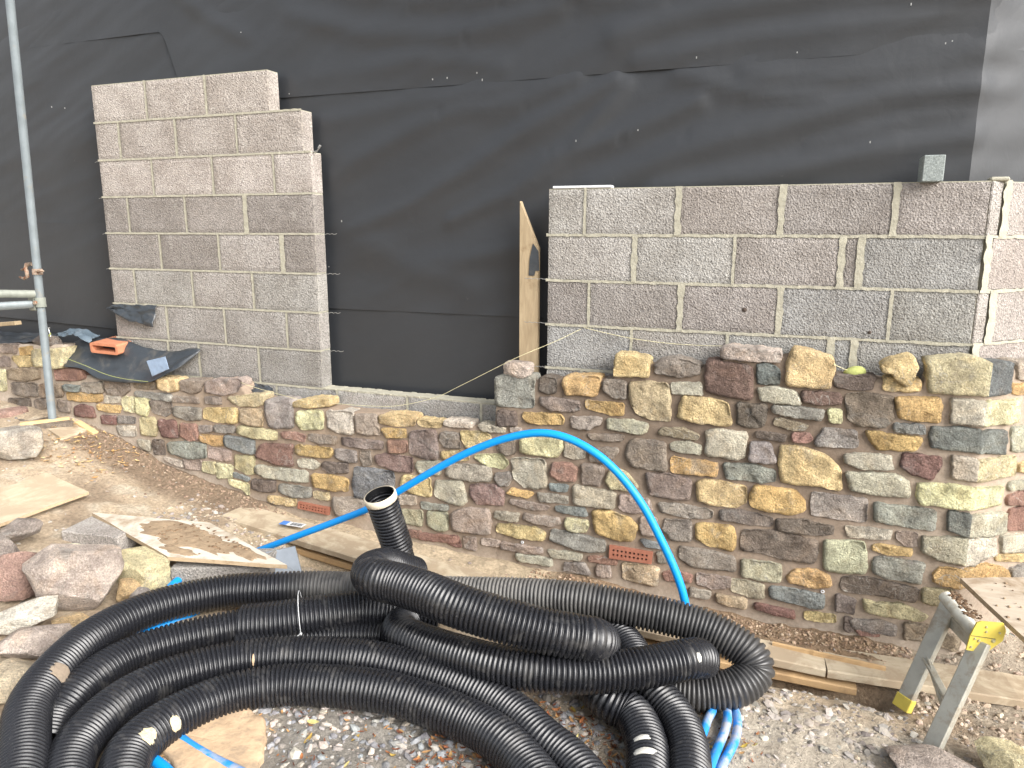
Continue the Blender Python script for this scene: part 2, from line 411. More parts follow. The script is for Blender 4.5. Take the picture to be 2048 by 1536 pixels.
DUCT = {'S1': [(2.279, -2.456, 0.1), (2.108, -2.299, 0.1), (1.866, -2.091, 0.11), (1.723, -1.843, 0.11), (1.678, -1.632, 0.11), (1.723, -1.421, 0.11), (1.864, -1.205, 0.1), (2.04, -1.101, 0.1), (2.25, -0.982, 0.09), (2.52, -0.902, 0.09), (2.797, -0.845, 0.1), (3.069, -0.794, 0.12), (3.294, -0.771, 0.14), (3.486, -0.759, 0.15), (3.748, -0.731, 0.13), (3.923, -0.724, 0.11), (4.049, -0.739, 0.08), (4.133, -0.761, 0.04), (4.153, -0.791, -0.01), (4.087, -0.862, -0.05), (3.972, -0.903, -0.07), (3.867, -0.924, -0.07), (3.752, -0.949, -0.06)], 'S2': [(2.013, -2.161, 0.03), (1.933, -2.072, 0.04), (1.902, -2.004, 0.05), (1.863, -1.877, 0.06), (1.856, -1.705, 0.06), (1.934, -1.547, 0.06), (2.049, -1.411, 0.06), (2.127, -1.342, 0.06), (2.253, -1.272, 0.07), (2.392, -1.183, 0.08), (2.529, -1.084, 0.08), (2.686, -1.012, 0.07), (2.853, -0.959, 0.05)], 'S2s': [(2.113, -1.347, 0.06), (2.253, -1.272, 0.07), (2.392, -1.183, 0.08), (2.529, -1.084, 0.08), (2.645, -1.028, 0.075)], 'S2c': [(2.141, -1.424, 0.0), (2.211, -1.356, 0.0), (2.41, -1.215, 0.0), (2.642, -1.111, 0.0), (2.874, -1.096, 0.0), (3.115, -1.125, -0.02)], 'S3': [(2.369, -2.374, 0.06), (2.19, -2.214, 0.06), (2.115, -2.096, 0.06), (2.074, -1.934, 0.06), (2.086, -1.774, 0.05), (2.175, -1.632, 0.05), (2.299, -1.514, 0.05), (2.46, -1.433, 0.05), (2.622, -1.377, 0.05), (2.769, -1.349, 0.05), (3.031, -1.328, 0.03), (3.239, -1.358, 0.02), (3.384, -1.412, 0.01), (3.505, -1.484, 0.0), (3.638, -1.556, -0.01), (3.813, -1.716, -0.02)], 'S4': [(2.5, -2.299, 0.04), (2.332, -2.132, 0.04), (2.282, -2.026, 0.04), (2.281, -1.873, 0.03), (2.348, -1.703, 0.02), (2.471, -1.592, 0.02), (2.62, -1.527, 0.02), (2.845, -1.476, 0.02), (3.037, -1.466, 0.01), (3.235, -1.488, 0.0), (3.375, -1.54, 0.0), (3.5, -1.617, -0.01), (3.677, -1.781, -0.01)], 'T': [(2.646, -0.8, 0.14), (2.595, -0.954, 0.24), (2.62, -1.12, 0.3), (2.705, -1.231, 0.335), (2.831, -1.252, 0.34), (2.953, -1.275, 0.34), (3.097, -1.303, 0.33), (3.282, -1.29, 0.3), (3.453, -1.257, 0.27), (3.537, -1.22, 0.25), (3.59, -1.185, 0.23), (3.598, -1.1, 0.17), (3.561, -1.011, 0.09), (3.488, -0.967, 0.04)], 'U': [(2.777, -0.907, 0.02), (2.733, -1.009, 0.04), (2.756, -1.136, 0.07), (2.844, -1.213, 0.09), (3.082, -1.278, 0.11), (3.286, -1.301, 0.12), (3.46, -1.274, 0.12), (3.618, -1.199, 0.11), (3.761, -1.112, 0.11), (3.866, -1.029, 0.11), (3.915, -0.98, 0.105), (3.95, -0.9, 0.07), (3.94, -0.84, 0.0), (3.87, -0.82, -0.07), (3.75, -0.87, -0.09)], 'V1': [(3.21, -0.792, 0.0), (3.382, -0.897, 0.0), (3.505, -1.025, 0.0), (3.647, -1.165, -0.01), (3.755, -1.199, -0.03), (3.822, -1.304, -0.04), (3.858, -1.43, -0.04), (3.892, -1.661, -0.04)], 'V2': [(3.345, -0.632, 0.03), (3.5, -0.69, 0.03), (3.639, -0.812, 0.02), (3.731, -0.953, 0.01), (3.801, -1.051, -0.01), (3.899, -1.137, -0.04), (3.955, -1.247, -0.05), (3.984, -1.368, -0.05), (4.011, -1.603, -0.05)], 'X': [(2.561, -0.63, -0.113), (2.521, -0.665, 0.056), (2.499, -0.7, 0.211), (2.484, -0.745, 0.353), (2.472, -0.8, 0.509)]}
ARC = [(1.394, -0.584, -0.088), (1.591, -0.585, 0.005), (1.845, -0.587, 0.127), (2.101, -0.589, 0.25), (2.269, -0.59, 0.334), (2.431, -0.591, 0.438), (2.627, -0.593, 0.57), (2.812, -0.594, 0.684), (2.989, -0.596, 0.77), (3.158, -0.598, 0.821), (3.297, -0.599, 0.817), (3.434, -0.601, 0.762), (3.547, -0.602, 0.675), (3.65, -0.603, 0.553), (3.73, -0.604, 0.418), (3.8, -0.604, 0.281), (3.844, -0.605, 0.162), (3.869, -0.605, 0.038), (3.88, -0.605, -0.055), (3.884, -0.605, -0.174)]
BLUE = [[(3.932, -1.378, -0.11), (3.988, -1.17, -0.11), (4.005, -1.014, -0.11), (4.015, -0.939, -0.11), (3.981, -0.892, -0.11), (3.905, -0.905, -0.11)], [(4.032, -1.387, -0.11), (4.052, -1.2, -0.11), (4.072, -1.049, -0.11), (4.071, -0.94, -0.11), (4.037, -0.877, -0.11), (3.956, -0.85, -0.11)], [(4.044, -1.418, -0.12), (4.081, -1.229, -0.12), (4.111, -1.079, -0.12), (4.11, -0.958, -0.12), (4.084, -0.871, -0.12), (4.03, -0.806, -0.12)], [(2.169, -1.863, 0.0), (2.341, -1.911, -0.02), (2.506, -1.938, -0.03), (2.67, -1.961, -0.03), (2.823, -2.005, -0.03)], [(2.253, -2.026, 0.0), (2.359, -2.035, -0.01), (2.464, -2.066, -0.02), (2.603, -2.146, -0.02)], [(1.724, -1.544, 0.01), (1.724, -1.465, 0.02), (1.758, -1.376, 0.02), (1.789, -1.247, 0.02), (1.77, -1.134, 0.01)], [(1.7, -1.472, 0.0), (1.691, -1.379, 0.02), (1.762, -1.351, 0.02), (1.754, -1.285, 0.02)], [(1.544, -1.207, 0.04), (1.526, -1.127, 0.05), (1.524, -1.089, 0.05), (1.521, -1.03, 0.03)]]
ROCKS = [((-0.17, -0.632, 0.432), (0.264, 0.207, 0.184), 0.98, 'q', 0.75, 'big grey roughly squared stone beside the foot of the scaffold pole'), ((0.712, -1.282, 0.255), (0.203, 0.159, 0.11), 0.99, 'p', 0.4, 'mauve angular stone resting against the edge of the muddy plywood sheet'), ((0.936, -1.559, 0.259), (0.212, 0.166, 0.217), 1.01, 'p', 0.4, 'mauve brown stone cut by the left picture edge, behind the reddish boulder'), ((1.045, -1.375, 0.177), (0.381, 0.222, 0.114), 0.96, 'Y', 0.5, 'cream stone with a dark mud patch, wedged behind the grey mauve boulder'), ((1.07, -1.558, 0.209), (0.248, 0.146, 0.219), 0.99, 'd', 0.45, 'smooth reddish brown boulder left of the big grey mauve one'), ((1.33, -1.477, 0.205), (0.385, 0.225, 0.31), 0.94, 'k', 0.45, 'largest grey mauve boulder in the pile of loose stones'), ((1.33, -1.171, 0.1), (0.36, 0.19, 0.165), -0.27, 'y', 0.97, 'pale yellow squared stone lying in front of the mortar board'), ((1.294, -1.696, 0.13), (0.331, 0.162, 0.099), 0.99, 'w', 0.5, 'pale pinkish oblong stone below the reddish boulder'), ((1.458, -1.764, 0.09), (0.299, 0.204, 0.1), 0.98, 'k', 0.5, 'flat pink wedge shaped stone touching the outer black duct'), ((1.584, -1.988, 0.057), (0.298, 0.23, 0.115), 1.02, 'T', 0.6, 'dusty tan slab of stone under the outer black duct at left edge'), ((1.461, -1.33, 0.1), (0.11, 0.087, 0.101), 0.88, 'o', 0.5, 'small ochre stone between grey boulder and yellow squared stone'), ((1.52, -1.32, 0.08), (0.098, 0.078, 0.079), 0.87, 'l', 0.4, 'small lilac grey stone beside the outer black duct'), ((1.409, -1.577, 0.063), (0.15, 0.118, 0.045), 0.95, 'o', 0.5, 'small ochre stone lying below the largest grey mauve boulder'), ((-0.749, -0.271, 0.444), (0.226, 0.134, 0.128), 0.98, 'd', 0.8, 'pinkish red flat stone behind the squared grey stone'), ((4.765, -0.966, -0.124), (0.308, 0.209, 0.093), -0.21, 'k', 0.5, 'pinkish stone at the bottom edge under the trestle leg'), ((5.015, -0.861, -0.109), (0.229, 0.178, 0.122), -0.29, 'y', 0.45, 'lumpy yellow stone in the bottom right corner'), ((2.889, -0.09, 1.003), (0.154, 0.1, 0.087), 0, 'k', 0.7, 'small pinkish stone lying on the grey corner block by the opening'), ((-0.536, -0.08, 0.956), (0.273, 0.1, 0.111), 0, 'P', 0.5, 'dark purple stone behind the scaffold pole on the left wall top')]
SPLATS = [('S1', (1.805, -1.984, 0.18), 0.085, 0.095, 'splatm', 0.35, 1), ('S4', (2.292, -1.93, 0.1), 0.05, 0.06, 'splat', 0.3, 2), ('S4', (2.348, -2.046, 0.1), 0.08, 0.06, 'splat', 0.15, 3), ('V1', (3.851, -1.378, 0.03), 0.026, 0.07, 'splatw', 0.25, 4), ('V1', (3.851, -1.449, 0.03), 0.035, 0.09, 'splatw', 0.2, 5), ('U', (3.99, -1.042, 0.15), 0.012, 0.04, 'splatw', 0, 6), ('S3', (2.369, -1.584, 0.1), 0.012, 0.05, 'sand', 0.1, 7)]
BOARDS = [((1.137, -0.401, 0.06), (2.863, -0.536, -0.05), 0.215, 0.038, 'board', 'upper scaffold board at left, running behind the upright black duct'), ((2.872, -0.538, -0.05), (4.434, -0.472, -0.125), 0.15, 0.038, 'board', 'upper scaffold board in the middle, behind the dusty grey duct run'), ((4.441, -0.473, -0.125), (5.342, -0.38, -0.135), 0.2, 0.038, 'board', 'upper scaffold board at right, passing behind the trestle legs'), ((1.664, -0.428, -0.04), (2.985, -0.523, -0.115), 0.2, 0.035, 'boardl', 'lower board under the left scaffold board, over the dark hollow'), ((3.344, -0.535, -0.15), (4.559, -0.471, -0.185), 0.2, 0.035, 'boardl', 'cleaner lower board with a sawn end under the middle scaffold boards'), ((4.213, -0.372, -0.098), (4.67, -0.384, -0.108), 0.012, 0.04, 'boardl', 'thin wooden edging strip between the brown soil and the scaffold board', 'edging strip')]
DRAPES = [('crumpled black plastic sheet draped over the left stone wall top under the clay liner', [(-0.442, -0.02, 0.929), (-0.222, -0.02, 0.989), (0.042, -0.012, 1.002), (0.297, -0.012, 0.95), (0.506, -0.012, 0.943), (0.713, -0.012, 0.969)], [(-0.335, -0.15, 0.809), (-0.142, -0.165, 0.808), (-0.016, -0.165, 0.753), (0.157, -0.165, 0.743), (0.436, -0.165, 0.764), (0.601, -0.15, 0.837), (0.721, -0.03, 0.953)], 'dpc'), ('pale blue grey plastic flap right of the scaffold pole', [(-0.5, -0.05, 1.006), (-0.302, -0.04, 1.055), (-0.125, -0.02, 1.021)], [(-0.425, -0.08, 0.997), (-0.206, -0.14, 1.023), (-0.096, -0.14, 0.982)], 'dpcb'), ('dark plastic flap sticking out from a joint low on the left block panel', [(-0.064, -0.0, 1.195), (0.036, -0.01, 1.223), (0.383, -0.012, 1.233)], [(-0.028, -0.02, 1.192), (0.148, -0.05, 1.14), (0.391, -0.06, 1.095)], 'dpc'), ('black plastic strip lying on the stone wall top at the left edge', [(-1.533, 0.05, 0.962), (-0.996, 0.05, 0.982), (-0.591, 0.03, 0.991)], [(-1.319, -0.1, 0.89), (-0.795, -0.1, 0.941), (-0.505, -0.08, 0.975)], 'dpc'), ('small black plastic scrap below the base of the left block panel', [(1.019, -0.012, 0.786), (1.163, -0.012, 0.778), (1.255, -0.012, 0.76)], [(1.058, -0.07, 0.75), (1.189, -0.07, 0.738), (1.293, -0.06, 0.742)], 'dpc')]
CLEAR = ('cloudy clear plastic scrap stuck on the black plastic sheet', [(0.451, -0.19, 0.904), (0.599, -0.18, 0.94)], [(0.501, -0.205, 0.812), (0.639, -0.2, 0.868)], 'clear')
WEDGE = [(4.558, 1.145), (4.576, 1.16), (4.64, 1.183), (4.658, 1.192), (4.681, 1.18), (4.689, 1.138), (4.679, 1.078), (4.657, 1.065), (4.616, 1.09), (4.6, 1.115), (4.566, 1.118)]
TAG = [(1.541, -0.343, 0.058), (1.703, -0.334, 0.055)]
TUBES = [(-0.227, -0.75, 1.343), (-0.089, -0.85, 1.274)]
STRINGS = [[(1.099, -0.12, 0.809), (1.206, -0.15, 0.796), (1.375, -0.16, 0.772), (1.533, -0.16, 0.749), (1.601, -0.15, 0.735)], [(1.765, -0.15, 0.74), (2.031, -0.155, 0.747), (2.221, -0.155, 0.767), (2.436, -0.155, 0.829), (2.584, -0.155, 0.904), (2.81, -0.155, 1.026), (2.914, -0.14, 1.081), (3.076, -0.07, 1.155), (3.208, -0.008, 1.225)], [(3.208, -0.008, 1.225), (3.292, -0.012, 1.209), (3.445, -0.015, 1.185), (3.618, -0.015, 1.17), (3.786, -0.03, 1.17), (3.909, -0.08, 1.181)], [(4.369, -0.15, 1.139), (4.403, -0.12, 1.119), (4.446, -0.1, 1.103)]]
STRING_L = [(-0.293, -0.17, 0.875), (-0.097, -0.18, 0.837), (0.079, -0.185, 0.794), (0.222, -0.18, 0.774), (0.452, -0.18, 0.768)]
POLE_TOP = (-0.258, -0.246, 3.694)
TRE = [(4.715, -0.585, -0.15), (4.78, -0.834, -0.15), (4.854, -0.466, 0.26), (4.922, -0.693, 0.24)]
HINGE = (4.936, -0.694, 0.268)
TBOARD = [(4.902, -0.358, 0.33), (5.452, -0.158, 0.35), (5.578, -0.578, 0.34), (5.028, -0.778, 0.32)]
# ------------------------------------------------------------------ helpers
COL = S.collection
random.seed(7)
def lin(h):
    h = h.lstrip('#'); o = []
    for i in (0, 2, 4):
        v = int(h[i:i+2], 16)/255
        o.append(v/12.92 if v <= .04045 else ((v+.055)/1.055)**2.4)
    return (o[0], o[1], o[2], 1)
def mixc(a, b, t): return tuple(a[i]*(1-t)+b[i]*t for i in range(3))+(1,)
def sm(a, b, x):
    t = min(1, max(0, (x-a)/(b-a))); return t*t*(3-2*t)
def fbm(p, o=4):
    s = 0; a = 1; p = Vector(p)
    for i in range(o):
        s += a*noise.noise(p); a *= .5; p = p*2.03+Vector((3.1, 1.7, 9.2))
    return s
def lerp_tab(tab, x):
    if x <= tab[0][0]: return tab[0][1]
    for (a, u), (b, v) in zip(tab, tab[1:]):
        if x <= b: return u+(v-u)*(x-a)/(b-a) if b > a else v
    return tab[-1][1]
class NB:
    def __init__(s, name, rough=.8):
        s.m = bpy.data.materials.new(name); s.m.use_nodes = True; s.t = s.m.node_tree
        s.b = s.t.nodes['Principled BSDF']; s.b.inputs['Roughness'].default_value = rough
        s.b.inputs['Specular IOR Level'].default_value = .3
        s.co = s.n('ShaderNodeTexCoord').outputs['Object']
    def n(s, ty, **k):
        o = s.t.nodes.new(ty)
        for a, v in k.items():
            if isinstance(v, tuple) and len(v) == 2 and v[0] == 'in': pass
            setattr(o, a, v)
        return o
    def l(s, a, b): s.t.links.new(a, b)
    def noise(s, sc, det=4, ro=.6, co=None, dist=0):
        o = s.n('ShaderNodeTexNoise'); o.inputs['Scale'].default_value = sc; o.inputs['Detail'].default_value = det
        o.inputs['Roughness'].default_value = ro; o.inputs['Distortion'].default_value = dist
        s.l(co or s.co, o.inputs['Vector']); return o.outputs[0]
    def vor(s, sc, co=None, feat='F1'):
        o = s.n('ShaderNodeTexVoronoi', feature=feat); o.inputs['Scale'].default_value = sc
        s.l(co or s.co, o.inputs['Vector']); return o
    def ramp(s, f, a, b, lo=0, hi=1):
        o = s.n('ShaderNodeMapRange'); o.inputs[1].default_value = a; o.inputs[2].default_value = b
        o.inputs[3].default_value = lo; o.inputs[4].default_value = hi; s.l(f, o.inputs[0]); return o.outputs[0]
    def mix(s, f, a, b, mode='MIX'):
        o = s.n('ShaderNodeMix', data_type='RGBA', blend_type=mode)
        for v, i in ((f, 0), (a, 6), (b, 7)):
            if hasattr(v, 'is_output'): s.l(v, o.inputs[i])
            else: o.inputs[i].default_value = v
        return o.outputs[2]
    def mul(s, a, b):
        o = s.n('ShaderNodeMath', operation='MULTIPLY')
        for v, i in ((a, 0), (b, 1)):
            if hasattr(v, 'is_output'): s.l(v, o.inputs[i])
            else: o.inputs[i].default_value = v
        return o.outputs[0]
    def add(s, a, b):
        o = s.n('ShaderNodeMath', operation='ADD')
        for v, i in ((a, 0), (b, 1)):
            if hasattr(v, 'is_output'): s.l(v, o.inputs[i])
            else: o.inputs[i].default_value = v
        return o.outputs[0]
    def col(s, c): s.l(c, s.b.inputs['Base Color'])
    def bump(s, h, d=.01, st=.6):
        o = s.n('ShaderNodeBump'); o.inputs['Distance'].default_value = d; o.inputs['Strength'].default_value = st
        s.l(h, o.inputs['Height']); s.l(o.outputs[0], s.b.inputs['Normal'])
    def obcol(s): return s.n('ShaderNodeObjectInfo').outputs['Color']
    def attr(s): return s.n('ShaderNodeVertexColor', layer_name='Col').outputs[0]
def rnd_co(k):
    oi = k.n('ShaderNodeObjectInfo'); m = k.n('ShaderNodeVectorMath', operation='SCALE'); 
    cx = k.n('ShaderNodeCombineXYZ')
    for i in range(3): k.l(k.mul(oi.outputs['Random'], 31.7+i*17), cx.inputs[i])
    a = k.n('ShaderNodeVectorMath', operation='ADD'); k.l(k.co, a.inputs[0]); k.l(cx.outputs[0], a.inputs[1]); return a.outputs[0]
# ---- materials
def m_stone():
    k = NB('rubble_stone', .88); co = rnd_co(k); c = k.obcol()
    c1 = k.mix(k.ramp(k.noise(11, 5, .6, co), .36, .66), k.mix(1, c, (.7, .68, .67, 1), 'MULTIPLY'), k.mix(1, c, (1.28, 1.27, 1.24, 1), 'MULTIPLY'))
    c2 = k.mix(k.ramp(k.noise(7, 3, .5, co, 1.2), .52, .68, 0, .55), c1, k.mix(1, c1, (1.06, .97, .86, 1), 'MULTIPLY'))
    c2 = k.mix(k.ramp(k.noise(9, 4, .6, co, .5), .58, .72, 0, .5), c2, (.33, .32, .30, 1))
    c3 = k.mix(k.ramp(k.noise(140, 3, .7, co), .35, .7, 0, 1), k.mix(1, c2, (.66, .65, .63, 1), 'MULTIPLY'), k.mix(1, c2, (1.26, 1.26, 1.24, 1), 'MULTIPLY'))
    v = k.noise(6, 3, .55, co, 1.5)
    o = k.n('ShaderNodeMath', operation='ABSOLUTE'); k.l(k.add(v, -.5), o.inputs[0])
    c4 = k.mix(k.mul(k.ramp(o.outputs[0], 0, .012, .55, 0), k.ramp(k.noise(3, 2, .5, co), .5, .6)), c3, (.55, .53, .48, 1))
    c5 = k.mix(k.ramp(k.noise(16, 5, .7), .58, .74, 0, .5), c4, (.26, .2, .155, 1))
    rd = k.n('ShaderNodeTexNoise', noise_type='RIDGED_MULTIFRACTAL'); rd.inputs['Scale'].default_value = 13; rd.inputs['Detail'].default_value = 5; rd.inputs['Roughness'].default_value = .55; rd.inputs['Distortion'].default_value = .7; k.l(co, rd.inputs['Vector']); k.col(k.mix(k.ramp(rd.outputs[0], .9, 1.6, 0, .28), c5, k.mix(1, c5, (.45, .42, .4, 1), 'MULTIPLY')))
    h = k.add(k.add(k.mul(k.noise(42, 6, .72, co, .6), 1.1), k.mul(k.noise(170, 3, .6, co), .4)), k.mul(rd.outputs[0], .22))
    k.bump(h, .042, .9); return k.m
def m_block():
    k = NB('dense_concrete', .92); co = rnd_co(k); c = k.obcol()
    big = k.ramp(k.noise(5, 4, .6, co), .35, .65)
    c1 = k.mix(big, k.mix(1, c, (.86, .84, .82, 1), 'MULTIPLY'), k.mix(1, c, (1.1, 1.1, 1.1, 1), 'MULTIPLY'))
    v = k.vor(120, co); cell = k.n('ShaderNodeSeparateColor'); k.l(v.outputs['Color'], cell.inputs[0])
    c2 = k.mix(k.ramp(cell.outputs[0], .0, 1, 0, 1), k.mix(1, c1, (.84, .83, .83, 1), 'MULTIPLY'), k.mix(1, c1, (1.2, 1.19, 1.18, 1), 'MULTIPLY'))
    pit = k.ramp(k.noise(125, 3, .6, co), .36, .46, 1, 0)
    c3 = k.mix(k.mul(pit, .6), c2, k.mix(1, c1, (.3, .29, .29, 1), 'MULTIPLY'))
    v2 = k.vor(46, co); c3 = k.mix(k.ramp(v2.outputs['Distance'], .10, .17, .75, 0), c3, k.mix(1, c1, (.34, .33, .33, 1), 'MULTIPLY'))
    c4 = k.mix(k.ramp(k.noise(9, 5, .7, co), .62, .74, 0, .45), c3, (.5, .48, .43, 1)); c4 = k.mix(k.ramp(k.noise(2.6, 4, .6), .5, .66, 0, .3), c4, k.mix(1, c4, (.72, .7, .69, 1), 'MULTIPLY'))
    k.col(c4)
    h = k.add(k.mul(k.noise(125, 3, .6, co), 1.1), k.mul(v.outputs['Distance'], .5)); k.bump(h, .009, .9); return k.m
def m_attr(name, sc=60, amt=.25, rough=.92, bd=.01, bs=.6, sc2=9):
    k = NB(name, rough); c = k.attr()
    f = k.ramp(k.noise(sc, 5, .65), .3, .7); g = k.ramp(k.noise(sc2, 4, .6), .35, .65)
    c = k.mix(f, k.mix(1, c, (1-amt,)*3+(1,), 'MULTIPLY'), k.mix(1, c, (1+amt,)*3+(1,), 'MULTIPLY'))
    c = k.mix(g, k.mix(1, c, (.88, .87, .86, 1), 'MULTIPLY'), c)
    k.col(c); k.bump(k.add(k.noise(sc, 5, .7), k.mul(k.noise(sc*4, 3), .4)), bd, bs); return k.m
def m_plain(name, hexc, rough=.6, var=.15, sc=30, bd=.002, metal=0, bs=.4, spec=.4, dirt=None, dth=(.55, .7)):
    k = NB(name, rough); c = lin(hexc); k.b.inputs['Metallic'].default_value = metal; k.b.inputs['Specular IOR Level'].default_value = spec
    a = k.mix(k.ramp(k.noise(sc, 5, .6), .3, .7), tuple(v*(1-var) for v in c[:3])+(1,), tuple(v*(1+var) for v in c[:3])+(1,))
    if dirt:
        f = k.ramp(k.noise(dirt[1], 6, .65, None, .4), dth[0], dth[1], 0, dirt[2]); a = k.mix(f, a, lin(dirt[0]))
        k.l(k.add(rough, k.mul(f, .3)), k.b.inputs['Roughness'])
    k.col(a); k.bump(k.noise(sc*3, 4, .6), bd, bs); return k.m
def m_wood(name, c0, c1, axis=0, sc=5, dirt=None, rough=.8):
    k = NB(name, rough); mp = k.n('ShaderNodeMapping'); k.l(k.co, mp.inputs[0])
    mp.inputs['Scale'].default_value = tuple(.12 if i == axis else 1 for i in range(3))
    g = k.noise(sc*8, 6, .65, mp.outputs[0], .8)
    a = k.mix(k.ramp(g, .3, .7), lin(c0), lin(c1))
    if dirt: a = k.mix(k.ramp(k.noise(dirt[1], 6, .68, None, .5), dirt[3], dirt[3]+.12, 0, dirt[2]), a, lin(dirt[0]))
    k.col(a); k.bump(k.add(g, k.mul(k.noise(60, 3), .3)), .003, .5); return k.m
def m_membrane():
    k = NB('breather_membrane', .46); k.b.inputs['Specular IOR Level'].default_value = .62; k.b.inputs['Sheen Weight'].default_value = .12; k.b.inputs['Sheen Roughness'].default_value = .5
    a = k.mix(k.ramp(k.noise(1.5, 4, .6), .3, .7), (.0150, .0172, .0208, 1), (.0215, .0242, .0285, 1))
    a = k.mix(k.ramp(k.noise(7, 6, .75), .68, .8, 0, .25), a, (.25, .25, .25, 1))
    k.col(a); k.bump(k.add(k.noise(11, 4, .55, None, .6), k.mul(k.noise(420, 2), .04)), .012, .13); return k.m
def m_duct(name, base, dust, th):
    k = NB(name, .30); k.b.inputs['Specular IOR Level'].default_value = .5
    f = k.ramp(k.noise(10, 6, .7, None, .5), th, th+.22, 0, dust)
    if name == 'dusty_duct':
        dc = k.attr(); f = k.mul(k.add(k.mul(f, .75), .25), dc)
        base = k.mix(dc, (.0135, .0140, .0168, 1), base)
    f2 = k.ramp(k.noise(90, 4, .7), .62, .74, 0, .35)
    a = k.mix(f, base, (.20, .19, .175, 1)); a = k.mix(f2, a, (.13, .125, .115, 1)); k.col(a)
    k.l(k.add(.27, k.mul(k.add(f, k.mul(f2, .5)), .6)), k.b.inputs['Roughness'])
    k.bump(k.noise(60, 3), .002, .25); return k.m
M = dict(
 stone=m_stone(), block=m_block(), memb=m_membrane(),
 mortar=m_attr('lime_mortar', 70, .16, .95, .006, .6, 14), ground=m_attr('bare_ground', 55, .33, .95, .02, .8, 6),
 bits=m_attr('loose_bits', 90, .2, .9, .003, .4),
 bmortar=m_plain('pale_mortar', '#a5a191', .95, .12, 25, .006, bs=.7),
 duct=m_duct('black_duct', (.0135, .0140, .0168, 1), .32, .54), ductd=m_duct('dusty_duct', (.034, .0343, .036, 1), .9, .34),
 bore=m_plain('duct_bore', '#101012', .4, .1), rim=m_plain('duct_rim', '#cfc3ad', .8, .15, 40, dirt=('#5b5148', 40, .7), dth=(.6, .7)),
 blue=m_plain('blue_pipe_plastic', '#0a8fe0', .42, .06, 8, .001, spec=.45, dirt=('#5f93bb', 14, .5), dth=(.6, .72)), blued=m_plain('dusty_blue_pipe', '#2a86cf', .5, .1, 8, .001, dirt=('#a9a29a', 9, .75), dth=(.46, .6)),
 galv=m_plain('galvanised_steel', '#7e8587', .45, .14, 12, .001, metal=.35, dirt=('#8d8576', 14, .7), dth=(.58, .72)), olive=m_plain('weathered_steel', '#80837a', .6, .2, 14, .001, metal=.2),
 rust=m_plain('rusty_steel', '#8f7f70', .8, .3, 40, .003, dirt=('#77492f', 45, .9), dth=(.48, .6)),
 alu=m_plain('worn_aluminium', '#a9a79c', .5, .12, 16, .001, metal=.4, dirt=('#8b7d6a', 12, .7), dth=(.5, .65)),
 yellow=m_plain('yellow_paint', '#c2b04e', .5, .08, 20, .001, dirt=('#8a7a55', 25, .6), dth=(.6, .72)), rivet=m_plain('rivet_metal', '#b9b48f', .4, .1, metal=.5),
 terra=m_plain('terracotta', '#b87a5c', .8, .1, 30, .002), airb=m_plain('red_clay', '#9a6450', .85, .14, 60, .003, dirt=('#9a7a66', 30, .5)),
 mud=m_plain('drying_mud', '#98846b', .95, .22, 22, .008, bs=.9, dirt=('#7d6a55', 12, .7), dth=(.5, .64)), mud_shade=m_plain('dried_mud_and_hole_shade', '#4a4039', .95, .3, 60), dark=m_plain('hole_shade_black', '#0d0c0b', .9), dpc=m_plain('damp_proof_plastic', '#33383d', .38, .2, 10, .004, spec=.6, dirt=('#6b665e', 8, .5), dth=(.52, .68)), dpcb=m_plain('damp_proof_plastic_pale', '#56636d', .35, .12, 10, .003, spec=.6, dirt=('#7e8890', 6, .5)),
 clear=m_plain('cloudy_plastic', '#7f8fa3', .25, .12, 20, .002, spec=.6), white=m_plain('white_plastic', '#cfd0d1', .5, .05),
 timber=m_wood('sawn_timber', '#97856a', '#b5a284', 2, 5, ('#7a6246', 9, .6, .58)), batten=m_wood('fresh_batten', '#bd9e70', '#cdb489', 0, 5, ('#a08c70', 10, .5, .58)),
 board=m_wood('scaffold_board', '#a99a82', '#c6b9a2', 0, 3, ('#9b8a74', 6, .85, .44)), boardl=m_wood('scaffold_board_clean', '#a88a62', '#bd9f78', 0, 3, ('#94795a', 6, .6, .52)),
 ply=m_wood('dusty_plywood', '#b7a78c', '#c9bba3', 1, 3, ('#ad9c84', 5, .85, .42)), plyd=m_wood('stained_board_face', '#a89a88', '#bfb19f', 0, 3, ('#8f7c66', 4, .9, .46)), plyw=m_wood('mortar_board_face', '#bfb7a8', '#cdc6b9', 0, 3, ('#9a8872', 3.6, .9, .50)), plye=m_wood('plywood_edge', '#a08c70', '#b9a488', 0, 10, ('#866c4d', 20, .6, .55)),
 string=m_plain('pale_twine', '#cfc79f', .8), lime=m_plain('lime_green_twine', '#aab06a', .8, .15, 200, .004), tin=m_plain('wire', '#a9a9a6', .4, .1, metal=.6), splatm=m_plain('dried_mud', '#938473', .95, .15, 60, .006, bs=.8), splat=m_plain('dried_mortar', '#cdbf9d', .95, .15, 60, .006, bs=.8), splatw=m_plain('white_splash', '#cfccc2', .95, .15, 60, .004),
 eps=m_plain('grey_block_offcut', '#8b9290', .9, .35, 120, .004, bs=.8), slate=m_plain('slate', '#7b828a', .6, .12, 14, .004), sand=m_plain('sandy_stone', '#b89e80', .95, .2, 12, .006, dirt=('#8f7f6c', 16, .7), dth=(.52, .66), bs=.8), blk=m_plain('black_ink', '#33353a', .6), bluep=m_plain('blue_print', '#4d7fc6', .5), red=m_plain('red_plastic', '#c05a50', .5),
)
def link(name, me, mat, parent=None, col=None):
    o = bpy.data.objects.new(name, me); COL.objects.link(o)
    for m in (mat if isinstance(mat, (list, tuple)) else [mat]): me.materials.append(M[m] if isinstance(m, str) else m)
    if parent: o.parent = parent
    if col: o.color = col
    return o
